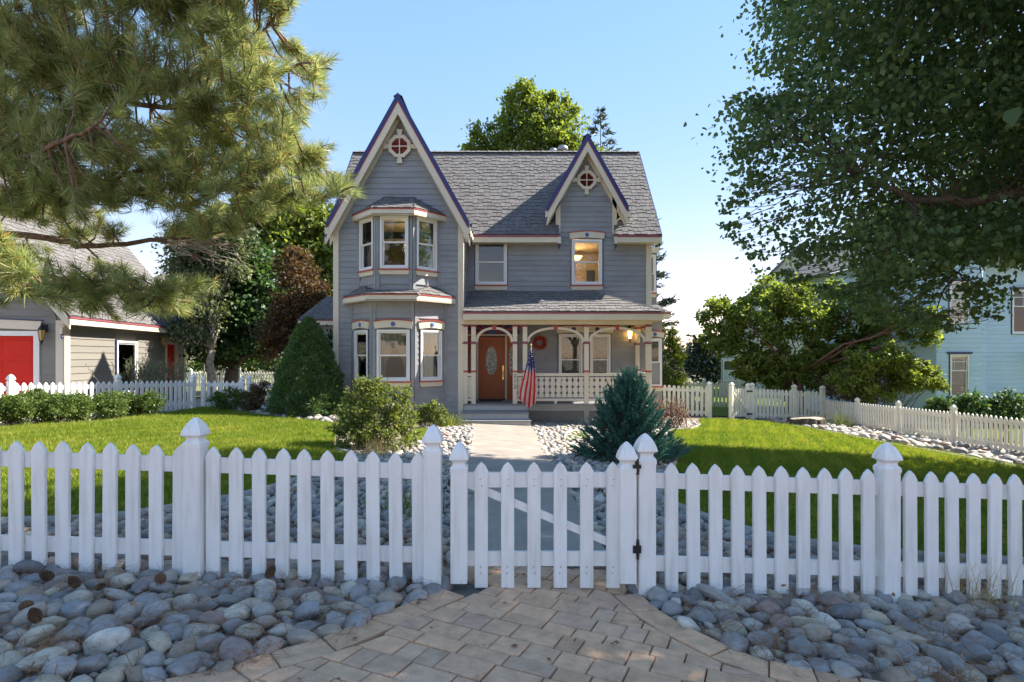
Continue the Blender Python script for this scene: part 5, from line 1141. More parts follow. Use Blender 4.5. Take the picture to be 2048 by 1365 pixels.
def flag():
    base = Vector((.50, CY-.1, .62)); top = Vector((.545, 16.45, 1.84)); root = thing('flag', base, 'American flag hanging from an angled pole on the porch column', 'flag')
    m = MB(); m.tube([base+Vector((-.05,.02,-.12)), top], .014, 8); m.build('pole', M_['white'], root); m = MB(); m.lathe([(.008,0),(.022,.01),(.028,.035),(.02,.06),(.006,.09)], c=top, n=10); m.build('finial', M_['brass'], root)
    def f(u, v):
        hw_ = .04+.19*min(1,v*1.25)**.8; ln = 1.62-.42*abs(u-.62)**1.2; z = 1.72-v*ln
        x = .53+(2*u-1)*hw_-.07*v+.02*math.sin(v*5); y = 16.47+.10*v+(.03+.085*v)*math.sin(u*15.5+.8*v)+.03*math.sin(u*31+2)*v; return Vector((x,y,z))
    n, k = 78, 44; reg = {'w': [], 'r': [], 'b': []}; V = [tuple(f(i/n, j/k)) for j in range(k+1) for i in range(n+1)]
    for j in range(k):
        for i in range(n):
            s = int((i/n)*7+.35*j/k); key = 'b' if (j/k < .34+.06*math.sin(i*.3) and s < 7) else ('r' if s % 2 == 0 else 'w'); reg[key].append((j*(n+1)+i, j*(n+1)+i+1, (j+1)*(n+1)+i+1, (j+1)*(n+1)+i))
    for nm, key, c in (('canton','b',(.045,.05,.26)),('white_stripes','w',(.85,.83,.80)),('red_stripes','r',(.68,.06,.06))):
        mt = leafmat('flag_'+nm, [(0,c),(1,c)], trans=.5, tcol=(1.2,1.15,1.1), rough=.8, spec=.1); me = bpy.data.meshes.new(nm); me.from_pydata(V, [], reg[key]); me.materials.append(mt); me.polygons.foreach_set('use_smooth', [True]*len(me.polygons)); o = link(nm, me, root)
        if nm != 'canton': o['kind'] = 'stuff'
    J = MB()
    for a in range(9):
        for b in range(11):
            if (a+b) % 2: continue
            u0, v0 = .03+b*.085, .02+a*.038; c = f(u0, v0); du = f(u0+.01,v0)-c; dv = f(u0,v0+.01)-c; nn = du.cross(dv).normalized(); nn = nn if nn.y < 0 else -nn; e1 = du.normalized(); e2 = nn.cross(e1)
            J.add([c+nn*.004+(e1*math.cos(q*math.pi/5)+e2*math.sin(q*math.pi/5))*(.02 if q % 2 == 0 else .009) for q in range(10)], [tuple(range(10))])
    tag(J.build('stars', M_['white'], root), kind='stuff')
flag()
# rain barrels / downspout stubs beside the cone spruce
for i, (x, h, lab) in enumerate(((-5.52,.62,'taller dark plastic drain pipe stub at the tower corner'),(-5.70,.48,'shorter dark drain pipe stub beside the cone-shaped spruce'))):
    m = MB(); z = g(x,16.6); m.lathe([(.05,-.1),(.05,h*.82),(.085,h*.84),(.085,h),(.06,h+.01)], c=(x,16.6,z), n=12); tag(m.build('drain_pipe', M_['dark']), lab, 'pipe', 'drain pipes by the tower')
# ------------------------------------------------------------------ vegetation kit
LEAF = ([(0,0,0),(.45,.30,.10),(1,0,0),(.45,-.30,.10)], [(0,1,2,3)])
HEART = ([(0,0,0),(.06,.34,.07),(.48,.40,.10),(1,0,0),(.48,-.40,.10),(.06,-.34,.07)], [(0,1,2,3),(0,3,4,5)])
FLAKE = ([(0,-.10,0),(0,.10,0),(1,.03,.02),(1,-.03,.02)], [(0,1,2,3)])
def lm(name, *cols, **kw): k = len(cols); return leafmat(name, [(i/(k-1), c) for i, c in enumerate(cols)], **kw)
V_ = {}
V_['right'] = lm('linden_leaves', (.065,.12,.055),(.095,.165,.072),(.13,.205,.085),(.19,.265,.10), trans=.5, tcol=(1.3,1.25,.7))
V_['green'] = lm('green_leaves', (.045,.085,.02),(.07,.13,.026),(.10,.17,.032),(.15,.21,.045), trans=.42, tcol=(1.5,1.4,.5))
V_['spread'] = lm('spreading_tree_leaves', (.085,.13,.034),(.125,.18,.044),(.17,.225,.056),(.24,.29,.08), trans=.55, tcol=(1.6,1.5,.6))
V_['dgreen'] = lm('dark_green_leaves', (0.027,0.062,0.025),(0.045,0.098,0.035),(0.069,0.138,0.045),(0.112,0.188,0.062), trans=.35)
V_['grey'] = lm('grey_green_leaves', (0.069,0.098,0.052),(0.103,0.138,0.069),(0.149,0.184,0.098),(0.230,0.265,0.149), trans=.3)
V_['copper'] = lm('copper_leaves', (.075,.045,.03),(.115,.07,.042),(.15,.10,.055),(.17,.14,.06), trans=.4, tcol=(1.4,1.1,.6))
V_['yellow'] = lm('light_green_leaves', (.10,.145,.03),(.15,.20,.042),(.20,.25,.055),(.28,.31,.09), trans=.5, tcol=(1.3,1.25,.55))
V_['hedge'] = lm('hedge_leaves', (.045,.085,.02),(.07,.125,.026),(.10,.16,.034),(.17,.19,.05), trans=.35)
V_['rose'] = lm('rose_leaves', (.08,.12,.028),(.12,.17,.042),(.17,.215,.06),(.26,.28,.11), trans=.45)
V_['juniper'] = lm('blue_juniper', (.03,.10,.074),(.044,.145,.108),(.065,.185,.145),(.11,.225,.18), trans=.18, tcol=(1,1.1,.9))
V_['alberta'] = lm('dwarf_spruce_needles', (0.048,0.102,0.036),(0.070,0.138,0.048),(0.096,0.174,0.060),(0.132,0.210,0.072), trans=.25)
V_['spruce'] = lm('spruce_needles', (.035,.055,.045),(.05,.075,.06),(.075,.10,.08),(.11,.13,.10), trans=.12)
V_['arbor'] = lm('arborvitae_sprays', (.05,.085,.014),(.08,.125,.02),(.12,.16,.028),(.16,.19,.04), trans=.25)
V_['twig'] = lm('brown_twigs', (.12,.075,.05),(.17,.11,.075),(.24,.17,.12),(.3,.22,.16), trans=.1)
V_['straw'] = lm('straw_stems', (.32,.24,.11),(.42,.33,.16),(.5,.42,.22), trans=.3)
V_['fargreen'] = lm('far_dark_trees', (.03,.045,.035),(.045,.06,.045),(.06,.08,.06), trans=.1)
V_['pine'] = leafmat('pine_needles', [(0,(.17,.235,.085)),(.35,(.28,.345,.12)),(.7,(.40,.45,.17)),(.93,(.55,.54,.25)),(.97,(.52,.26,.08)),(1,(.56,.3,.09))], trans=.5, tcol=(1.05,1.02,.8), rough=.4, spec=.4)
def blob_leaves(blobs, n, size, mat, tpl=LEAF, sub=26, sig=.24, up=.35, inner=.45, flat=1.0, outw=.5):
    """leaves gathered in clumps near the surface of each lump of the crown"""
    C = np.array([b[0] for b in blobs], float); Rr = np.array([b[1] if hasattr(b[1], '__len__') else (b[1],)*3 for b in blobs], float)
    w = (Rr.prod(1))**(2/3); w /= w.sum(); P, D, S = [], [], []
    for c, r, k in zip(C, Rr, (w*n).astype(int)):
        ns = max(4, int(sub)); d = rng.normal(size=(ns,3)); d /= np.linalg.norm(d,axis=1,keepdims=True); rad = inner+(1.05-inner)*rng.random(ns)**.6
        sc_c = d*rad[:,None]; sg = sig*rng.uniform(.6,1.4,ns); idx = rng.integers(0,ns,k)
        q = sc_c[idx]+rng.normal(size=(k,3))*sg[idx][:,None]*np.array([1,1,.75*flat]); P.append(c+q*r); dd = q/np.maximum(np.linalg.norm(q,axis=1,keepdims=True),1e-6)*outw+rng.normal(size=(k,3))*.8; dd[:,2] -= .15; D.append(dd); S.append(size*rng.uniform(.6,1.3,k))
    P, D, S = np.vstack(P), np.vstack(D), np.concatenate(S); U = rng.normal(size=P.shape); U[:,2] += up*2.2
    V, Fc = scatter(P, D, S, *tpl, up=U); return fast_mesh('crown', V, Fc, mat)
def wig(a, b, k=5, amt=.06):
    a, b = Vector(a), Vector(b); L = (b-a).length; return [a+(b-a)*(i/k)+Vector((random.gauss(0,1),random.gauss(0,1),random.gauss(0,.5)))*amt*L*math.sin(math.pi*i/k) for i in range(k+1)]
def tree(name, label, cat, base, blobs, n, size, leaf, trunk='bark', tr=.15, fork=.35, group=None, tpl=LEAF, lean=(0,0), multi=1, **kw):
    base = Vector(base); root = thing(name, base, label, cat, group)
    top = max(b[0][2]+(b[1][2] if hasattr(b[1],'__len__') else b[1]) for b in blobs); H = top-base.z
    fk = base+Vector((lean[0], lean[1], H*fork)); m = MB()
    for q in range(multi):
        off = Vector((random.gauss(0,1),random.gauss(0,.5),0))*tr*(1.5 if multi > 1 else 0); f2 = fk+off*3
        m.tube([base+off+Vector((0,0,-.2))]+wig(base+off+Vector((0,0,.05)), f2, 4, .04), [tr*1.4,tr*1.25,tr,tr*.92,tr*.85,tr*.8], 9)
        for i, b in enumerate(blobs):
            if multi > 1 and i % multi != q: continue
            c = Vector(b[0]); s = f2 if i % 3 else f2+(Vector((c.x,c.y,max(c.z,f2.z)))-f2)*.15; s = f2; r0 = tr*random.uniform(.32,.5); p = wig(s, c, 5, .07); m.tube(p, [r0*(1-.8*j/5) for j in range(6)], 6)
            for _ in range(3):
                e = c+Vector((random.gauss(0,.5),random.gauss(0,.5),random.gauss(0,.4)))*(b[1][0] if hasattr(b[1],'__len__') else b[1]); m.tube(wig(p[3], e, 3, .08), [r0*.35,r0*.25,r0*.15,r0*.06], 4)
    m.build('trunk', M_[trunk], root, True)
    link('crown', blob_leaves(blobs, n, size, V_[leaf], tpl, **kw), root); return root
def pb(l, D0): return [(tuple(at(x, y, D0+(d if len(t) else 0))), (r*(D0+d)/F,)*3) for x, y, r, *t in l for d in [t[0] if t else 0]]
def bush(name, label, base, blobs, n, size, leaf, stems=6, tpl=LEAF, group=None, cat='bush', stem_mat='bark', sr=.012, **kw):
    base = Vector(base); root = thing(name, base, label, cat, group); m = MB()
    for i in range(stems):
        b = blobs[i % len(blobs)]; c = Vector(b[0])+Vector((random.gauss(0,.3),random.gauss(0,.3),random.gauss(0,.2)))*b[1][0]; m.tube(wig(base+Vector((random.gauss(0,.08),random.gauss(0,.08),-.05)), c, 4, .07), [sr,sr*.9,sr*.7,sr*.5,sr*.25], 5)
    m.build('stems', M_[stem_mat], root); link('foliage', blob_leaves(blobs, n, size, V_[leaf], tpl, **kw), root); return root
def conifer(name, label, base, h, r, n, leaf, size=.12, whorls=22, per=11, droop=.25, group=None, tr=.12):
    base = Vector(base); root = thing(name, base, label, 'conifer', group); m = MB(); m.tube([base+Vector((0,0,-.2)), base+Vector((0,0,h*.5)), base+Vector((0,0,h*.99))], [tr,tr*.6,.015], 7)
    P, D = [], []
    for w in range(whorls):
        t = (w+.5)/whorls; z = h*(.06+.93*t); rr = r*(1-t)**.85*random.uniform(.85,1.1)+.08
        for k in range(max(4, int(per*(1-.5*t)))):
            a = random.uniform(0,6.283); L = rr*random.uniform(.65,1.15); d = Vector((math.cos(a), math.sin(a), -droop+.5*t)); p0 = base+Vector((0,0,z+random.uniform(-.1,.1)*h/whorls*3)); e = p0+d*L+Vector((0,0,.12*L)); m.tube([p0,(p0+e)/2,e], [tr*.18*(1-t)+.006,.006,.003], 4, False)
            q = max(6, int(n/(whorls*per)*(.3+L/r))); s = np.sqrt(rng.random(q)); c = np.array(p0)+np.outer(s, np.array(e-p0))+rng.normal(size=(q,3))*np.array([.07,.07,.05])*(.4+L*.6); P.append(c); D.append(np.tile(np.array(d),(q,1))+rng.normal(size=(q,3))*.55)
    m.build('trunk', M_['bark'], root); P, D = np.vstack(P), np.vstack(D)
    V, Fc = scatter(P, D, size*rng.uniform(.6,1.3,len(P)), [(0,-.16,0),(0,.16,0),(1,.04,.05),(1,-.04,.05)], [(0,1,2,3)]); link('crown', fast_mesh('crown', V, Fc, V_[leaf]), root); return root

# ------------------------------------------------------------------ trees and bushes behind
tree('shade_tree', 'tall green tree rising behind the main roof ridge', 'tree', gv(.9,34), pb([(1050,205,42),(1025,250,50),(1065,270,55),(1110,240,45),(1140,265,42),(985,285,45),(960,295,30),(1000,330,60),(1090,320,70),(1150,330,50),(1130,205,18),(1042,185,24)], 33), 24000, .22, 'spread', tr=.32, fork=.5, sub=16, sig=.17, inner=.25)
conifer('spruce', 'grey-green spruce top beside the tall tree behind the ridge', gv(5.35,35), 17.6, 3.6, 11000, 'spruce', .3, 26, 12)
conifer('spruce', 'thin pointed spruce tip just left of the dormer peak', gv(4.15,34.5), 15.2, 1.7, 4000, 'spruce', .26, 26, 9)
conifer('spruce', 'spruce showing its branch tips along the right house edge', gv(6.4,27.2), 9.4, 1.9, 9000, 'spruce', .24, 20, 12, droop=.1)
conifer('arborvitae', 'slim bright green cone-shaped arborvitae right of the house', (at(1346,760,27).x, 27, g(7.4,27)), 3.7, .62, 6500, 'arbor', .17, 22, 12, droop=-.9)
conifer('arborvitae', 'arborvitae half hidden by the right porch corner', (at(1317,760,25.5).x, 25.5, g(6.4,25.5)), 3.9, .55, 5500, 'arbor', .17, 22, 12, droop=-.9)
tree('far_tree', 'dark rounded tree far off beside the brown-roofed house', 'tree', (at(1415,760,60).x,60,-1.2), pb([(1415,715,38),(1440,730,34),(1400,735,26)], 60), 3500, .5, 'fargreen', tr=.3)
tree('far_tree', 'small dark tree far off behind the arborvitae', 'tree', (at(1372,740,85).x,85,-1.2), pb([(1372,716,16),(1362,726,14)], 85), 1200, .6, 'fargreen', tr=.2)
# left background
tree('maple', 'bright green maple standing behind the copper-leaved tree', 'tree', gv(-11.5,31), pb([(560,440,52),(610,470,55),(640,520,50),(650,450,36),(600,540,60),(540,420,40),(660,570,40),(520,480,45),(500,430,40)], 31), 17000, .26, 'yellow', tr=.25, tpl=HEART)
tree('dark_maple', 'dark green maple with a forked trunk behind the side gate', 'tree', gv(at(465,760,26).x,26), pb([(480,520,50),(500,590,55),(450,640,50),(520,650,50),(480,690,42),(540,690,34),(430,690,36),(550,600,40),(440,580,45)], 26), 20000, .2, 'dgreen', tr=.34, fork=.18, tpl=HEART)
tree('grey_leaved_tree', 'grey-green tree with a pale slim trunk left of the dark maple', 'tree', gv(at(425,760,24).x,24), pb([(400,500,45),(430,450,45),(380,560,42),(410,610,45),(390,660,40),(440,540,40),(370,500,40),(360,600,30),(470,470,36)], 24), 17000, .17, 'grey', trunk='birch', tr=.17, fork=.25)
tree('copper_tree', 'copper-brown leaved tree between the dark maple and the wing', 'tree', gv(at(590,760,24).x,24), pb([(588,535,30),(600,580,40),(570,620,38),(622,615,32),(558,665,34),(600,660,30),(632,580,22),(548,690,24),(590,508,16)], 24), 13000, .14, 'copper', tr=.16, fork=.2)
tree('far_tree', 'pale green tree far behind the distant left fence', 'tree', (at(345,760,60).x,60,-.5), pb([(330,700,34),(370,712,26),(300,715,26)], 60), 2500, .5, 'grey', tr=.3)
for x, w, lab in ((500,40,'rounded bush right of the forked maple trunk, beyond the far fence'),(560,36,'rounded bluish bush beyond the far fence, beside the cone-shaped spruce'),(430,40,'rounded bush beyond the far fence, left of the forked trunk')):
    bush('far_bush', lab, (at(x,745,48).x,48,-.5), pb([(x,722,w*.6),(x-w*.5,730,w*.4),(x+w*.5,730,w*.45)], 48), 1400, .3, 'green' if x != 560 else 'grey', group='bushes beyond the far fence')
# right background: spreading tree, light shrub, bushes at the blue house
tree('spreading_tree', 'wide spreading tree with reddish trunks behind the tall cream fence', 'tree', gv(at(1605,760,25.4).x,25.4), pb([(1450,640,44),(1500,615,48),(1560,600,48),(1620,610,52),(1690,620,48),(1750,640,46),(1480,670,44),(1540,660,40),(1430,670,28),(1580,640,44),(1650,660,40),(1800,650,40,-2),(1840,665,32,-2.5),(1745,600,36),(1860,640,24,-3),(1720,670,36),(1510,715,34),(1550,735,38),(1620,740,40),(1690,735,40),(1590,580,30),(1780,690,34),(1440,690,22),(1470,640,34),(1530,585,28),(1500,745,26),(1580,760,28),(1650,765,28),(1710,770,30),(1545,700,30),(1640,700,36),(1700,700,34)], 25.4), 40000, .125, 'spread', trunk='redbark', tr=.15, fork=.33, multi=4, sub=16, sig=.17, inner=.25, tpl=HEART)
bush('yellow_green_shrub', 'yellow-green shrub mass under the spreading tree, behind the tall fence', gv(at(1590,790,25.2).x,25.2), pb([(1490,735,26),(1530,745,30),(1580,748,30),(1635,745,34),(1680,750,30),(1610,720,26),(1560,715,24),(1660,715,26)], 25.2), 9000, .12, 'yellow', stems=14, sub=16, sig=.17, inner=.25, tpl=HEART)
bush('undergrowth', 'tangled brownish undergrowth behind the fence corner by the stump', gv(at(1690,800,24.6).x,24.6), pb([(1660,770,22),(1690,775,26),(1720,785,24),(1750,790,20)], 24.6), 2600, .11, 'twig', stems=30, sr=.015)
bush('light_shrub', 'light green sunlit shrub between spreading tree and blue house', gv(at(1770,800,22.5).x,22.5), pb([(1720,735,34),(1760,720,38),(1810,740,40),(1850,755,32),(1780,765,36),(1730,775,30),(1870,765,20),(1690,760,28)], 22.5), 13000, .11, 'yellow', stems=22, sub=16, sig=.17, inner=.25, sr=.02, tpl=HEART)
for x, w, lab in ((1930,42,'dark bush at the foot of the blue house bay'),(2010,50,'broad dark bush under the blue house entry'),(1880,26,'small dark bush left of the blue house bay')):
    bush('foundation_bush', lab, gv(at(x,840,18.2).x,18.2), pb([(x,815,w*.62),(x-w*.5,825,w*.45),(x+w*.5,822,w*.5)], 18.2), 2600, .13, 'dgreen', group='bushes along the blue house')
# ------------------------------------------------------------------ garden planting
def cone_spruce():
    base = gv(-5.72,16.3); root = thing('cone_spruce', base, 'dense dwarf spruce clipped to a fat cone beside the tower', 'conifer'); P, D = [], []; H, Rm = 2.8, 1.12
    m = MB(); m.tube([base+Vector((0,0,-.1)), base+Vector((0,0,2.3))], [.08,.02], 7); m.build('trunk', M_['bark'], root)
    for i in range(440):
        t = (i+.5)/440; a = i*2.39996+random.gauss(0,.15); t2 = 1-(1-t)**.62; rr = Rm*(min(1,(1-t2)*1.12))**.62*(.9+.16*noise.noise(Vector((math.cos(a)*2,math.sin(a)*2,t2*6)))) ; rl = random.uniform(.10,.19)*(1.15-.45*t2)
        c = np.array(base+Vector((math.cos(a)*(rr-rl*.6), math.sin(a)*(rr-rl*.6), .08+t2*(H-.1)))); k = 95; d = rng.normal(size=(k,3)); d /= np.linalg.norm(d,axis=1,keepdims=True); d[:,2] = np.abs(d[:,2])*.8+d[:,2]*.2; P.append(c+d*rl*rng.uniform(.75,1.0,(k,1))); D.append(d+rng.normal(size=(k,3))*.45+np.array([0,0,.25]))
    P, D = np.vstack(P), np.vstack(D); V, Fc = scatter(P, D, rng.uniform(.05,.085,len(P)), [(0,-.2,0),(0,.2,0),(1,.06,.05),(1,-.06,.05)], [(0,1,2,3)]); link('foliage', fast_mesh('foliage', V, Fc, V_['alberta']), root)
cone_spruce()
def sprayer(name, label, base, sprays, leaf, flake, k, spread=.5, cat='bush', tpl=FLAKE, stems=True, mat='bark'):
    root = thing(name, base, label, cat); P, D, S = [], [], []; m = MB()
    for p, d, L in sprays:
        p, d = np.array(p), np.array(d)/np.linalg.norm(d); s = rng.random(k)**.8; c = p+np.outer(s,d)*L; c[:,2] -= 0; P.append(c+rng.normal(size=(k,3))*.018*(1-s)[:,None]*3*L); D.append(np.tile(d,(k,1))+rng.normal(size=(k,3))*spread*(1.1-.5*s)[:,None]); S.append(flake*rng.uniform(.6,1.3,k)*(1.15-.4*s))
        if stems: m.tube([Vector(p)-Vector(d)*L*.8, Vector(p), Vector(p+d*L*.9)], [.012,.008,.003], 4, False)
    if stems: tag(m.build('branches', M_[mat], root), kind='stuff')
    V, Fc = scatter(np.vstack(P), np.vstack(D), np.concatenate(S), *tpl); link('foliage', fast_mesh('foliage', V, Fc, V_[leaf]), root); return root
def juniper():
    b = gv(at(1257,900,10.3).x,10.3); sp = []
    for i in range(620):
        t = random.random()**1.25; a = random.uniform(0,6.283); lop = 1+.25*math.sin(a*2+1)+.15*math.sin(a*5); rr = (.70*(1-t)**.85*lop+.03)*(random.random()**.4); z = .08+t*1.48
        d = (math.cos(a)*(1-.55*t), math.sin(a)*(1-.55*t), .35+1.3*t+random.gauss(0,.2)); sp.append(((b.x+math.cos(a)*rr, b.y+math.sin(a)*rr*.9, b.z+z*.86), d, random.uniform(.16,.36)))
    for x, y, h in ((-.03,0,1.42),(.26,.05,1.25),(-.30,-.05,1.02),(.12,0,1.3)): sp += [((b.x+x+random.gauss(0,.03), b.y+y, b.z+h*random.uniform(.75,1)), (random.gauss(0,.25),random.gauss(0,.25),1), .22) for _ in range(9)]
    sprayer('blue_juniper', 'blue-green feathery juniper in front of the porch railing', b, sp, 'juniper', .075, 62, .55)
juniper()
bush('rose_bush', 'large leafy sunlit bush in front of the bay window', gv(at(750,890,10.5).x,10.5), [(tuple(at(x,y,10.5+dd)), (r*10.5/F,)*3) for x,y,r,dd in ((745,830,60,0),(705,850,38,-.2),(795,845,40,.1),(740,790,34,.1),(790,800,30,0),(715,815,34,.2),(700,885,34,-.3),(780,880,40,-.2),(735,890,42,-.4),(818,870,22,.1),(690,825,22,.2),(760,770,16,.1),(812,785,14,.1),(730,772,14,0))], 12500, .06, 'rose', stems=30, tpl=LEAF, sub=24, sig=.16, inner=.3)
bush('small_rose', 'low leafy plant at the foot of the bay beside the steps', gv(at(862,838,14.6).x,14.6), pb([(855,825,16),(870,818,14),(842,835,14),(880,832,12)], 14.6), 1600, .07, 'rose', stems=10)
def tuft(name, label, p, n, h, leaf, spread=.35, w=.012, cat='plant'):
    P = np.array(p)+rng.normal(size=(n,3))*np.array([spread*.4,spread*.4,0]); D = rng.normal(size=(n,3))*spread+np.array([0,0,1]); root = thing(name, p, label, cat); V, Fc = scatter(P, D, h*rng.uniform(.5,1.1,n), [(0,-w,0),(0,w,0),(.5,-w*.9,.05),(.5,w*.9,.05),(1,-w*.2,.2),(1,w*.2,.2)], [(0,1,3,2),(2,3,5,4)]); link('blades', fast_mesh('blades', V, Fc, V_[leaf]), root)['kind'] = 'stuff'
tuft('ornamental_grass', 'yellow-green grassy clump left of the front steps', gv(at(882,846,14.9).x,14.9), 420, .42, 'yellow', .4)
tuft('lavender', 'small grey-green clump against the front step corner', gv(at(908,846,15.2).x,15.2), 380, .34, 'grey', .4)
tuft('dry_grass', 'dry straw-coloured stems growing through the right fence', tuple(gp(1945,1205)), 140, .36, 'straw', .28, .007)
tuft('dry_grass', 'dry grass stems at the foot of the large leafy bush', gv(at(752,905,9.6).x,9.6), 220, .34, 'straw', .33, .01)
tuft('weed', 'yellow-green weed behind the pickets left of the gate', tuple(gp(815,1030)), 120, .28, 'yellow', .4, .02)
tuft('fence_weed', 'pale weed against the low cream fence', gv(11.6,20.4), 260, .6, 'grey', .4, .015)
# dead brown shrub by the porch corner
b = gv(at(1340,850,17.3).x,17.3); sp = [((b.x+random.gauss(0,.25), b.y+random.gauss(0,.2), b.z+random.uniform(.05,.75)), (random.gauss(0,.6),random.gauss(0,.6),.9), random.uniform(.2,.42)) for _ in range(130)]
sprayer('dry_shrub', 'leafless brown twiggy shrub beside the porch corner', b, sp, 'twig', .07, 14, .7, mat='twigbark' if False else 'redbark')
b = gv(at(300,770,18.3).x,18.3); sp = [((b.x+random.gauss(0,.5), b.y+random.gauss(0,.3), b.z+random.uniform(.3,1.2)), (random.gauss(0,.4),random.gauss(0,.3),1), random.uniform(.3,.6)) for _ in range(150)]
sprayer('grey_shrub', 'tall grey-leaved shrub against the sunny garage wall', b, sp, 'grey', .09, 22, .7)
# hedge along the left fence
hedge_px = [(25,818,11.9,48,'hedge bush at the left picture edge, brightest in the sun'),(95,812,12.6,46,'second hedge bush from the left picture edge'),(160,812,13.3,44,'hedge bush in the middle of the row before the garage'),(225,808,14.0,44,'hedge bush below the garage window'),(285,806,14.8,40,'hedge bush at the right end of the row, near the side gate')]
for x, y, D0, r, lab in hedge_px:
    bl = [(tuple(at(x+random.gauss(0,r*.45), y+random.gauss(0,r*.14), D0+random.gauss(0,.25))), (r*.55*D0/F*random.uniform(.8,1.15),)*2+(r*.45*D0/F,)) for _ in range(8)]; bl = [(c, rr) for c, rr in bl]
    bush('hedge_bush', lab, gv(at(x,y,D0).x,D0), bl, 7500, .055, 'hedge', stems=10, group='hedge bushes in front of the garage fence', sub=30, sig=.18, outw=1.0)
bush('hedge_bush', 'low dark evergreen bush right of the side gate', gv(at(455,810,16.9).x,16.9), pb([(440,802,17),(462,798,19),(485,803,15)], 16.9), 3800, .06, 'hedge', stems=8, outw=1.0)
bush('barberry', 'dark purple-brown bush against the cone-shaped spruce', gv(at(512,810,16.8).x,16.8), pb([(512,795,20),(522,775,16),(505,808,18)], 16.8), 3200, .06, 'copper', stems=12)
bush('wing_plant', 'pale leafy shrub between the spruce cone and the tower', gv(-6.2,18.4), pb([(655,690,14),(650,715,16),(660,670,9)], 18.2), 900, .1, 'dgreen', stems=8)
# tree stump
def stump():
    c = gp(1612,853); root = thing('tree_stump', c, 'wide cut tree stump on the stones by the fence corner', 'stump'); m = MB(); n = 40; rings = []
    for z, k in ((-.1,1.25),(.02,1.12),(.1,1.0),(.26,.95),(.30,.92)):
        rings += [c+Vector((math.cos(2*math.pi*i/n)*(.62+.07*math.sin(i*1.9)+.05*math.sin(i*.8+2))*k, math.sin(2*math.pi*i/n)*(.5+.05*math.sin(i*1.9))*k, z+(.03*math.sin(i*.5) if z > .2 else 0))) for i in range(n)]
    m.add(rings, [(r*n+i, r*n+(i+1)%n, (r+1)*n+(i+1)%n, (r+1)*n+i) for r in range(4) for i in range(n)]); m.build('bark', M_['stump'], root, True)
    m = MB(); m.add(rings[-n:], [tuple(range(n))]); m.build('cut_face', M_['birch'], root)
stump()
# a split pale log on the right-hand stones
a_, b_ = gp(1395,1195), gp(1470,1232); m = MB(); m.tube([a_+Vector((0,0,.07)), (a_+b_)/2+Vector((0,0,.085)), b_+Vector((0,0,.06))], [.032,.036,.03], 7); tag(m.build('bleached_log', M_['curb']), 'pale bleached piece of wood lying on the right-hand stones', 'log')

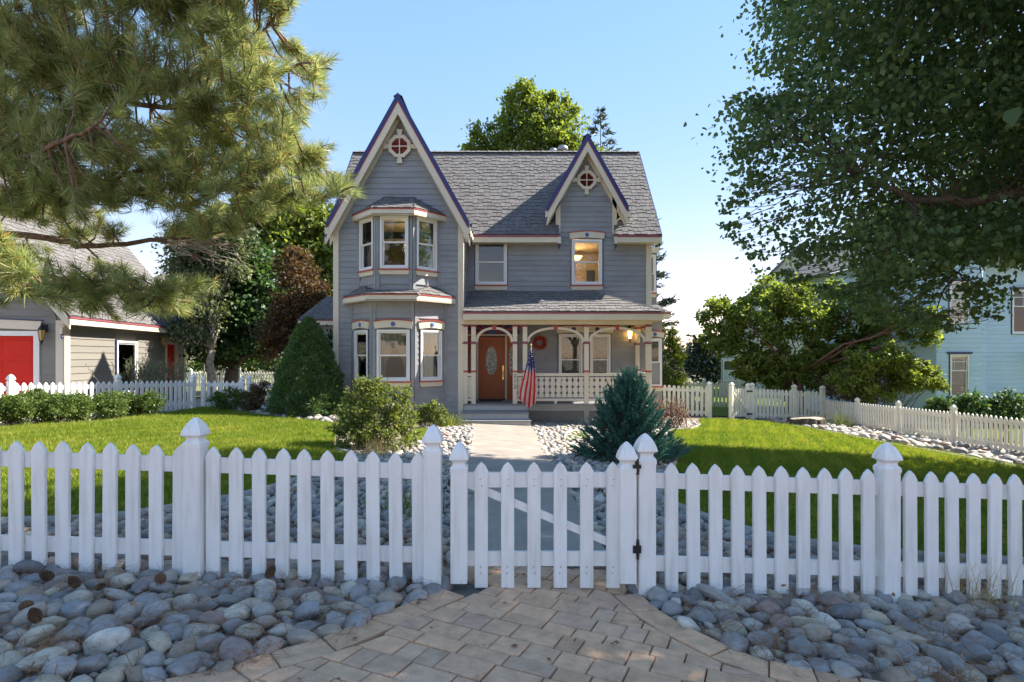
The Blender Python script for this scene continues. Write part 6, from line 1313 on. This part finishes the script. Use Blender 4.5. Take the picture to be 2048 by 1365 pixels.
# ------------------------------------------------------------------ pine, left foreground
def pine():
    base = gv(-8.6,7.4); root = thing('pine_tree', base, 'big long-needled pine reaching in from the left', 'tree'); m = MB()
    m.tube([base+Vector((0,0,-.2)), base+Vector((.05,0,3)), base+Vector((0,.1,7)), base+Vector((.1,0,11))], [.3,.26,.2,.08], 12); m.build('trunk', M_['pinebark'], root, True)
    LP = [([(-420,440,7.3),(0,412,6.8),(120,392,6.6),(250,383,6.4),(400,362,6.2),(560,385,6.0),(640,395,5.9),(712,374,5.8)], .06),
          ([(-420,420,7.3),(50,472,6.9),(170,492,6.7),(300,482,6.5),(375,478,6.4),(430,470,6.3),(510,452,6.2)], .045),
          ([(-420,60,7.3),(60,140,6.8),(150,165,6.6),(195,185,6.4),(330,215,6.2),(470,195,6.1),(600,130,5.9),(665,140,5.9)], .055),
          ([(-420,330,7.2),(0,320,6.0),(110,290,5.6),(190,250,5.5),(228,200,5.4)], .04),
          ([(-420,-120,7.3),(200,-60,6.7),(400,20,6.4),(500,80,6.2),(560,20,6.2)], .04),
          ([(-420,470,7.2),(0,540,6.6),(150,560,6.5),(300,575,6.4),(420,570,6.3)], .04),
          ([(150,390,6.6),(300,335,6.4),(450,325,6.3),(560,320,6.2),(662,288,6.1)], .03),
          ([(-420,560,6.4),(-60,560,5.2),(30,540,4.9),(75,555,4.8)], .03),
          ([(-420,250,7.2),(50,230,6.9),(250,280,6.8),(400,270,6.7),(530,250,6.5)], .035),
          ([(-420,-260,7.3),(150,-200,7.0),(400,-150,6.8),(560,-100,6.6)], .04)]
    limbs = []
    for L, r in LP:
        pts = [at(*p) for p in L]; fine = []
        for i in range(len(pts)-1):
            a, b_, c, d = pts[max(i-1,0)], pts[i], pts[i+1], pts[min(i+2,len(pts)-1)]
            for j in range(5): t = j/5; fine.append(.5*((2*b_)+(c-a)*t+(2*a-5*b_+4*c-d)*t*t+(3*b_-a-3*c+d)*t**3)+Vector((0,0,random.gauss(0,.012))))
        fine.append(pts[-1]); k = len(fine); mm = MB(); mm.tube(fine, [r*(1-.88*i/(k-1)) for i in range(k)], 8); mm.build('limb', M_['pinebark'], root, True); limbs += [(p, i/(k-1)) for i, p in enumerate(fine)]
    LPt = np.array([p for p, _ in limbs])
    main = [(-380,-330),(580,-330),(600,5),(560,30),(525,55),(520,110),(560,122),(600,110),(640,95),(668,112),(676,150),(650,190),(622,210),(612,248),(575,272),(600,296),(645,275),(670,288),(655,320),(695,348),(716,372),(690,390),(640,395),(560,402),(545,430),(500,462),(430,474),(356,462),(350,425),(325,402),(245,402),(222,430),(240,462),(180,474),(120,465),(60,440),(0,418),(-380,430)]
    low = [(60,505),(200,525),(330,556),(425,548),(418,600),(385,628),(330,638),(240,628),(200,645),(150,628),(95,600),(70,560)]; left = [(-260,455),(35,462),(80,520),(85,580),(30,608),(-10,625),(-260,650)]
    tw = MB(); P, D, Ln = [], [], []
    def tip(px, py, Y):
        p = at(px, py, Y); pa = np.array(p); d2 = np.linalg.norm((LPt-pa)*np.array([1,.8,1]), axis=1)+np.where(LPt[:,0] > p.x-.05, .5, 0); q = Vector(LPt[int(np.argmin(d2))]); v = p-q
        if v.length > 1.3: q = p-v.normalized()*1.1
        mid = (p+q)/2+Vector((0,0,-.06))+Vector((random.gauss(0,.03),random.gauss(0,.03),0)); tw.tube([q, mid, p], [.013,.010,.006], 5, False)
        end = (p-mid).normalized(); end = (end+Vector((.35,-.1,.25))+Vector((random.gauss(0,.3),random.gauss(0,.35),random.gauss(0,.3)))).normalized()
        for k in range(random.choice((2,3,3))):
            o = p if k == 0 else p+(q-p)*random.uniform(.12,.5)+Vector((random.gauss(0,.05),random.gauss(0,.07),random.gauss(0,.05))); e = end if k == 0 else (end+Vector((random.gauss(0,.55),random.gauss(0,.55),random.gauss(0,.45)))).normalized()
            nn = 78; s = rng.random(nn); pos = np.array(o)-np.outer(s, np.array(e))*.13; th = rng.normal(size=(nn,3)); th -= np.outer(th@np.array(e), np.array(e)); th /= np.maximum(np.linalg.norm(th,axis=1,keepdims=True),1e-6); ang = R(18)+R(58)*s*rng.uniform(.5,1.1,nn)
            P.append(pos); dd = np.cos(ang)[:,None]*np.array(e)+np.sin(ang)[:,None]*th; dd[:,2] -= .12; D.append(dd); Ln.append(rng.uniform(.11,.19,nn))
    def fill(poly, step, Dn):
        xs = [p[0] for p in poly]; ys = [p[1] for p in poly]; y = min(ys)
        while y < max(ys):
            x = min(xs)
            while x < max(xs):
                px, py = x+random.uniform(-.5,.5)*step, y+random.uniform(-.5,.5)*step
                st = step
                if inpoly(px, py, poly):
                    gap = noise.noise(Vector((px*.011, py*.016, 4.2)))
                    if gap > -.45 and not (px < -40 and random.random() < .75): tip(px, py, Dn+random.uniform(-.75,.75))
                x += st
            y += step*.8
    fill(main, 23, 6.35); fill(low, 25, 6.4); fill(left, 34, 4.9)
    tag(tw.build('twigs', M_['pinebark'], root), kind='stuff'); P, D, Ln = np.vstack(P), np.vstack(D), np.concatenate(Ln)
    V, Fc = scatter(P, D, Ln, [(0,0,0),(.3,.021,.01),(1,0,.06),(.3,-.021,.01)], [(0,1,2,3)]); tag(link('needles', fast_mesh('needles', V, Fc, V_['pine']), root), kind='stuff')
    # dead twigs hanging below
    dm = MB(); 
    for s in range(26):
        a = at(random.uniform(330,400), random.uniform(480,492), 6.35); e = at(random.uniform(380,520), random.uniform(478,545), 6.3+random.gauss(0,.15)); dm.tube(wig(a, e, 4, .09), [.009,.008,.006,.004,.002], 4, False)
    for s in range(10): a = at(560+s*5,462-s*3,6.2); 
    tag(dm.build('dead_twigs', M_['birch'], root), kind='stuff')
    for px, py in ((40,12),(45,112),(55,235),(345,285),(360,170),(395,520),(310,20),(620,395)):
        c = at(px, py, 6.2); link('cone', CM, root, Matrix.Translation(c) @ Matrix.Rotation(random.uniform(0,3),4,'X') @ Matrix.Diagonal((1.1,1.1,1.1,1)))
    print('pine needles', len(P))
pine()
# ------------------------------------------------------------------ big leafy tree, right foreground
def big_tree():
    base = gv(10.6,8.7); root = thing('linden_tree', base, 'big dark leafy tree overhanging from the right', 'tree'); m = MB()
    m.tube([base+Vector((0,0,-.2)), base+Vector((0,0,.3)), base+Vector((-.05,.05,2.2)), base+Vector((0,.1,5)), base+Vector((.1,.2,9)), base+Vector((0,0,13))], [.52,.42,.34,.3,.2,.06], 14); m.build('trunk', M_['bark'], root, True)
    outline = [(1530,-900),(1530,-20),(1548,20),(1556,70),(1530,110),(1528,165),(1552,190),(1560,212),(1520,205),(1482,208),(1492,262),(1530,280),(1470,290),(1468,330),(1500,365),(1445,388),(1440,415),(1416,428),(1440,468),(1472,500),(1500,545),(1560,556),(1640,585),(1700,600),(1740,640),(1800,640),(1860,668),(1868,630),(1830,585),(1850,540),(1900,512),(1940,522),(1960,510),(2048,520),(2500,530),(2900,-900)]
    outl2 = [(1925,560),(1990,560),(1985,610),(1960,645),(1935,600)]
    C = np.array([10.2,9.0,7.3]); Rr = np.array([7.6,6.3,6.1]); limbs = []
    LL = [([(10.5,10.2,4.3),(9,10.1,4.1),(7.5,10.0,3.98),(6.6,9.9,3.85),(5.7,9.8,3.9),(4.9,9.7,4.15)], .14), ([(10.5,10.2,3.6),(9.0,10.5,4.0),(7.8,10.6,3.6),(7.0,10.6,2.9)], .08), ([(10.5,10.2,5.5),(8.6,9.4,6.2),(6.6,9.0,6.6),(5.2,8.8,6.6)], .1), ([(10.5,10.2,6.5),(8.4,10.6,8.2),(6.5,10.8,9.6),(5.4,11,11)], .1), ([(10.5,10.3,7.5),(10,8.4,9),(9,6.6,10)], .1), ([(10.5,10.3,7.5),(12,12.4,9.5),(12.6,13.5,11)], .1), ([(10.6,10.2,5),(13,9,6.5),(15.4,8.6,7.6)], .1), ([(10.5,10.3,8),(8.6,12.6,10.5),(7.4,14,12)], .1), ([(10.5,10.2,4),(10,8,4.6),(9.2,6.2,5)], .08), ([(10.5,10.2,9),(9.6,10,12.5),(8.8,9.8,14.5)], .1)]
    for L, r in LL:
        pts = [Vector(p)+Vector((0,-1.5,0)) for p in L]; fine = []
        for i in range(len(pts)-1):
            for j in range(4): fine.append(pts[i]+(pts[i+1]-pts[i])*(j/4)+Vector((random.gauss(0,.05),random.gauss(0,.05),random.gauss(0,.05))))
        fine.append(pts[-1]); k = len(fine); mm = MB(); mm.tube(fine, [r*(1-.85*i/(k-1)) for i in range(k)], 9); mm.build('limb', M_['bark'], root, True); limbs += fine
    LPt = np.array([tuple(p) for p in limbs]); tw = MB(); P, D, S = [], [], []; got = 0; seen = 0
    def cluster(c, nleaf, size, sg):
        q = Vector(LPt[int(np.argmin(np.linalg.norm(LPt-c,axis=1)))]); cv = Vector(c)
        if (cv-q).length < 3 and random.random() < .3: tw.tube(wig(q, cv, 3, .08), [.014,.010,.006,.003], 4, False)
        d = cv-q; d = np.array(d.normalized()) if d.length > .1 else np.array([0,0,1.]); s = rng.normal(size=(nleaf,3))*np.array([sg*1.25,sg*1.1,sg*.38])+np.outer(rng.uniform(-.5,.5,nleaf), d)*sg*2; P.append(c+s); dd = rng.normal(size=(nleaf,3))*.75+d*.5; dd[:,2] -= .55; D.append(dd); S.append(size*rng.uniform(.65,1.25,nleaf))
    hid = 0
    while seen < 2150:
        q = rng.normal(size=3); q /= np.linalg.norm(q); q *= rng.random()**.36; c = C+q*Rr
        if c[2] < 1.9 or c[1] < 3.4 or (c[1] < 7.2 and -60 < 1024+c[0]*F/c[1] < 2230 and HY-(c[2]-CAMH)*F/c[1] > -190): continue
        sx, sy = c[0]-1.044*c[2], c[1]-.28*c[2]
        if sy < 1.9 or sx < -4.6 or sy > 12.6 or (sx < 3 and sy > 9.4): continue  # crown shaped for the light: clusters dropped where their shadow would land
        if c[1] < 8.7 and 5.0 < c[0] < 8.2 and 3.55 < c[2] < 4.3: continue
        px, py = 1024+c[0]*F/c[1], HY-(c[2]-CAMH)*F/c[1]; vis = -60 < px < 2230 and -190 < py
        if px < 2500 and py > -900 and not inpoly(px, py, outline) and not inpoly(px, py, outl2): continue
        if py > 540 and vis and not inpoly(px, py, outl2) and random.random() < .5: continue
        if vis and noise.noise(Vector((px*.0095, py*.016, c[1]*.55))) < -.16: continue
        if vis: seen += 1; cluster(c, 48, .081, .2)
        elif hid < 5600: hid += 1; cluster(c, 6, .22, .34)
    # a finer fringe along the outline in view
    edge = outline[1:36]
    for i in range(len(edge)-1):
        (xa,ya),(xb,yb) = edge[i], edge[i+1]; k = max(2, int(math.dist((xa,ya),(xb,yb))/12))
        for j in range(k): t = random.random(); Y = random.uniform(8.6,10.6); cc = at(xa+(xb-xa)*t+random.uniform(14,42), ya+(yb-ya)*t+random.uniform(-14,4), Y); cluster(np.array(cc), 20, .074, .055); tw.tube(wig(cc+Vector((.75,random.uniform(-.2,.2),random.uniform(-.05,.3))), cc, 3, .06), [.007,.005,.004,.002], 4, False)
    for j in range(8): cluster(np.array(at(random.uniform(1930,1985), random.uniform(560,645), random.uniform(9,9.8))), 14, .10, .10)
    tag(tw.build('twigs', M_['bark'], root), kind='stuff'); P, D, S = np.vstack(P), np.vstack(D), np.concatenate(S); U = rng.normal(size=P.shape); U[:,2] += .9
    V, Fc = scatter(P, D, S, *HEART, up=U); tag(link('crown', fast_mesh('crown', V, Fc, V_['right']), root), kind='stuff'); print('big tree leaves', len(P), 'clusters in view', seen)
big_tree()
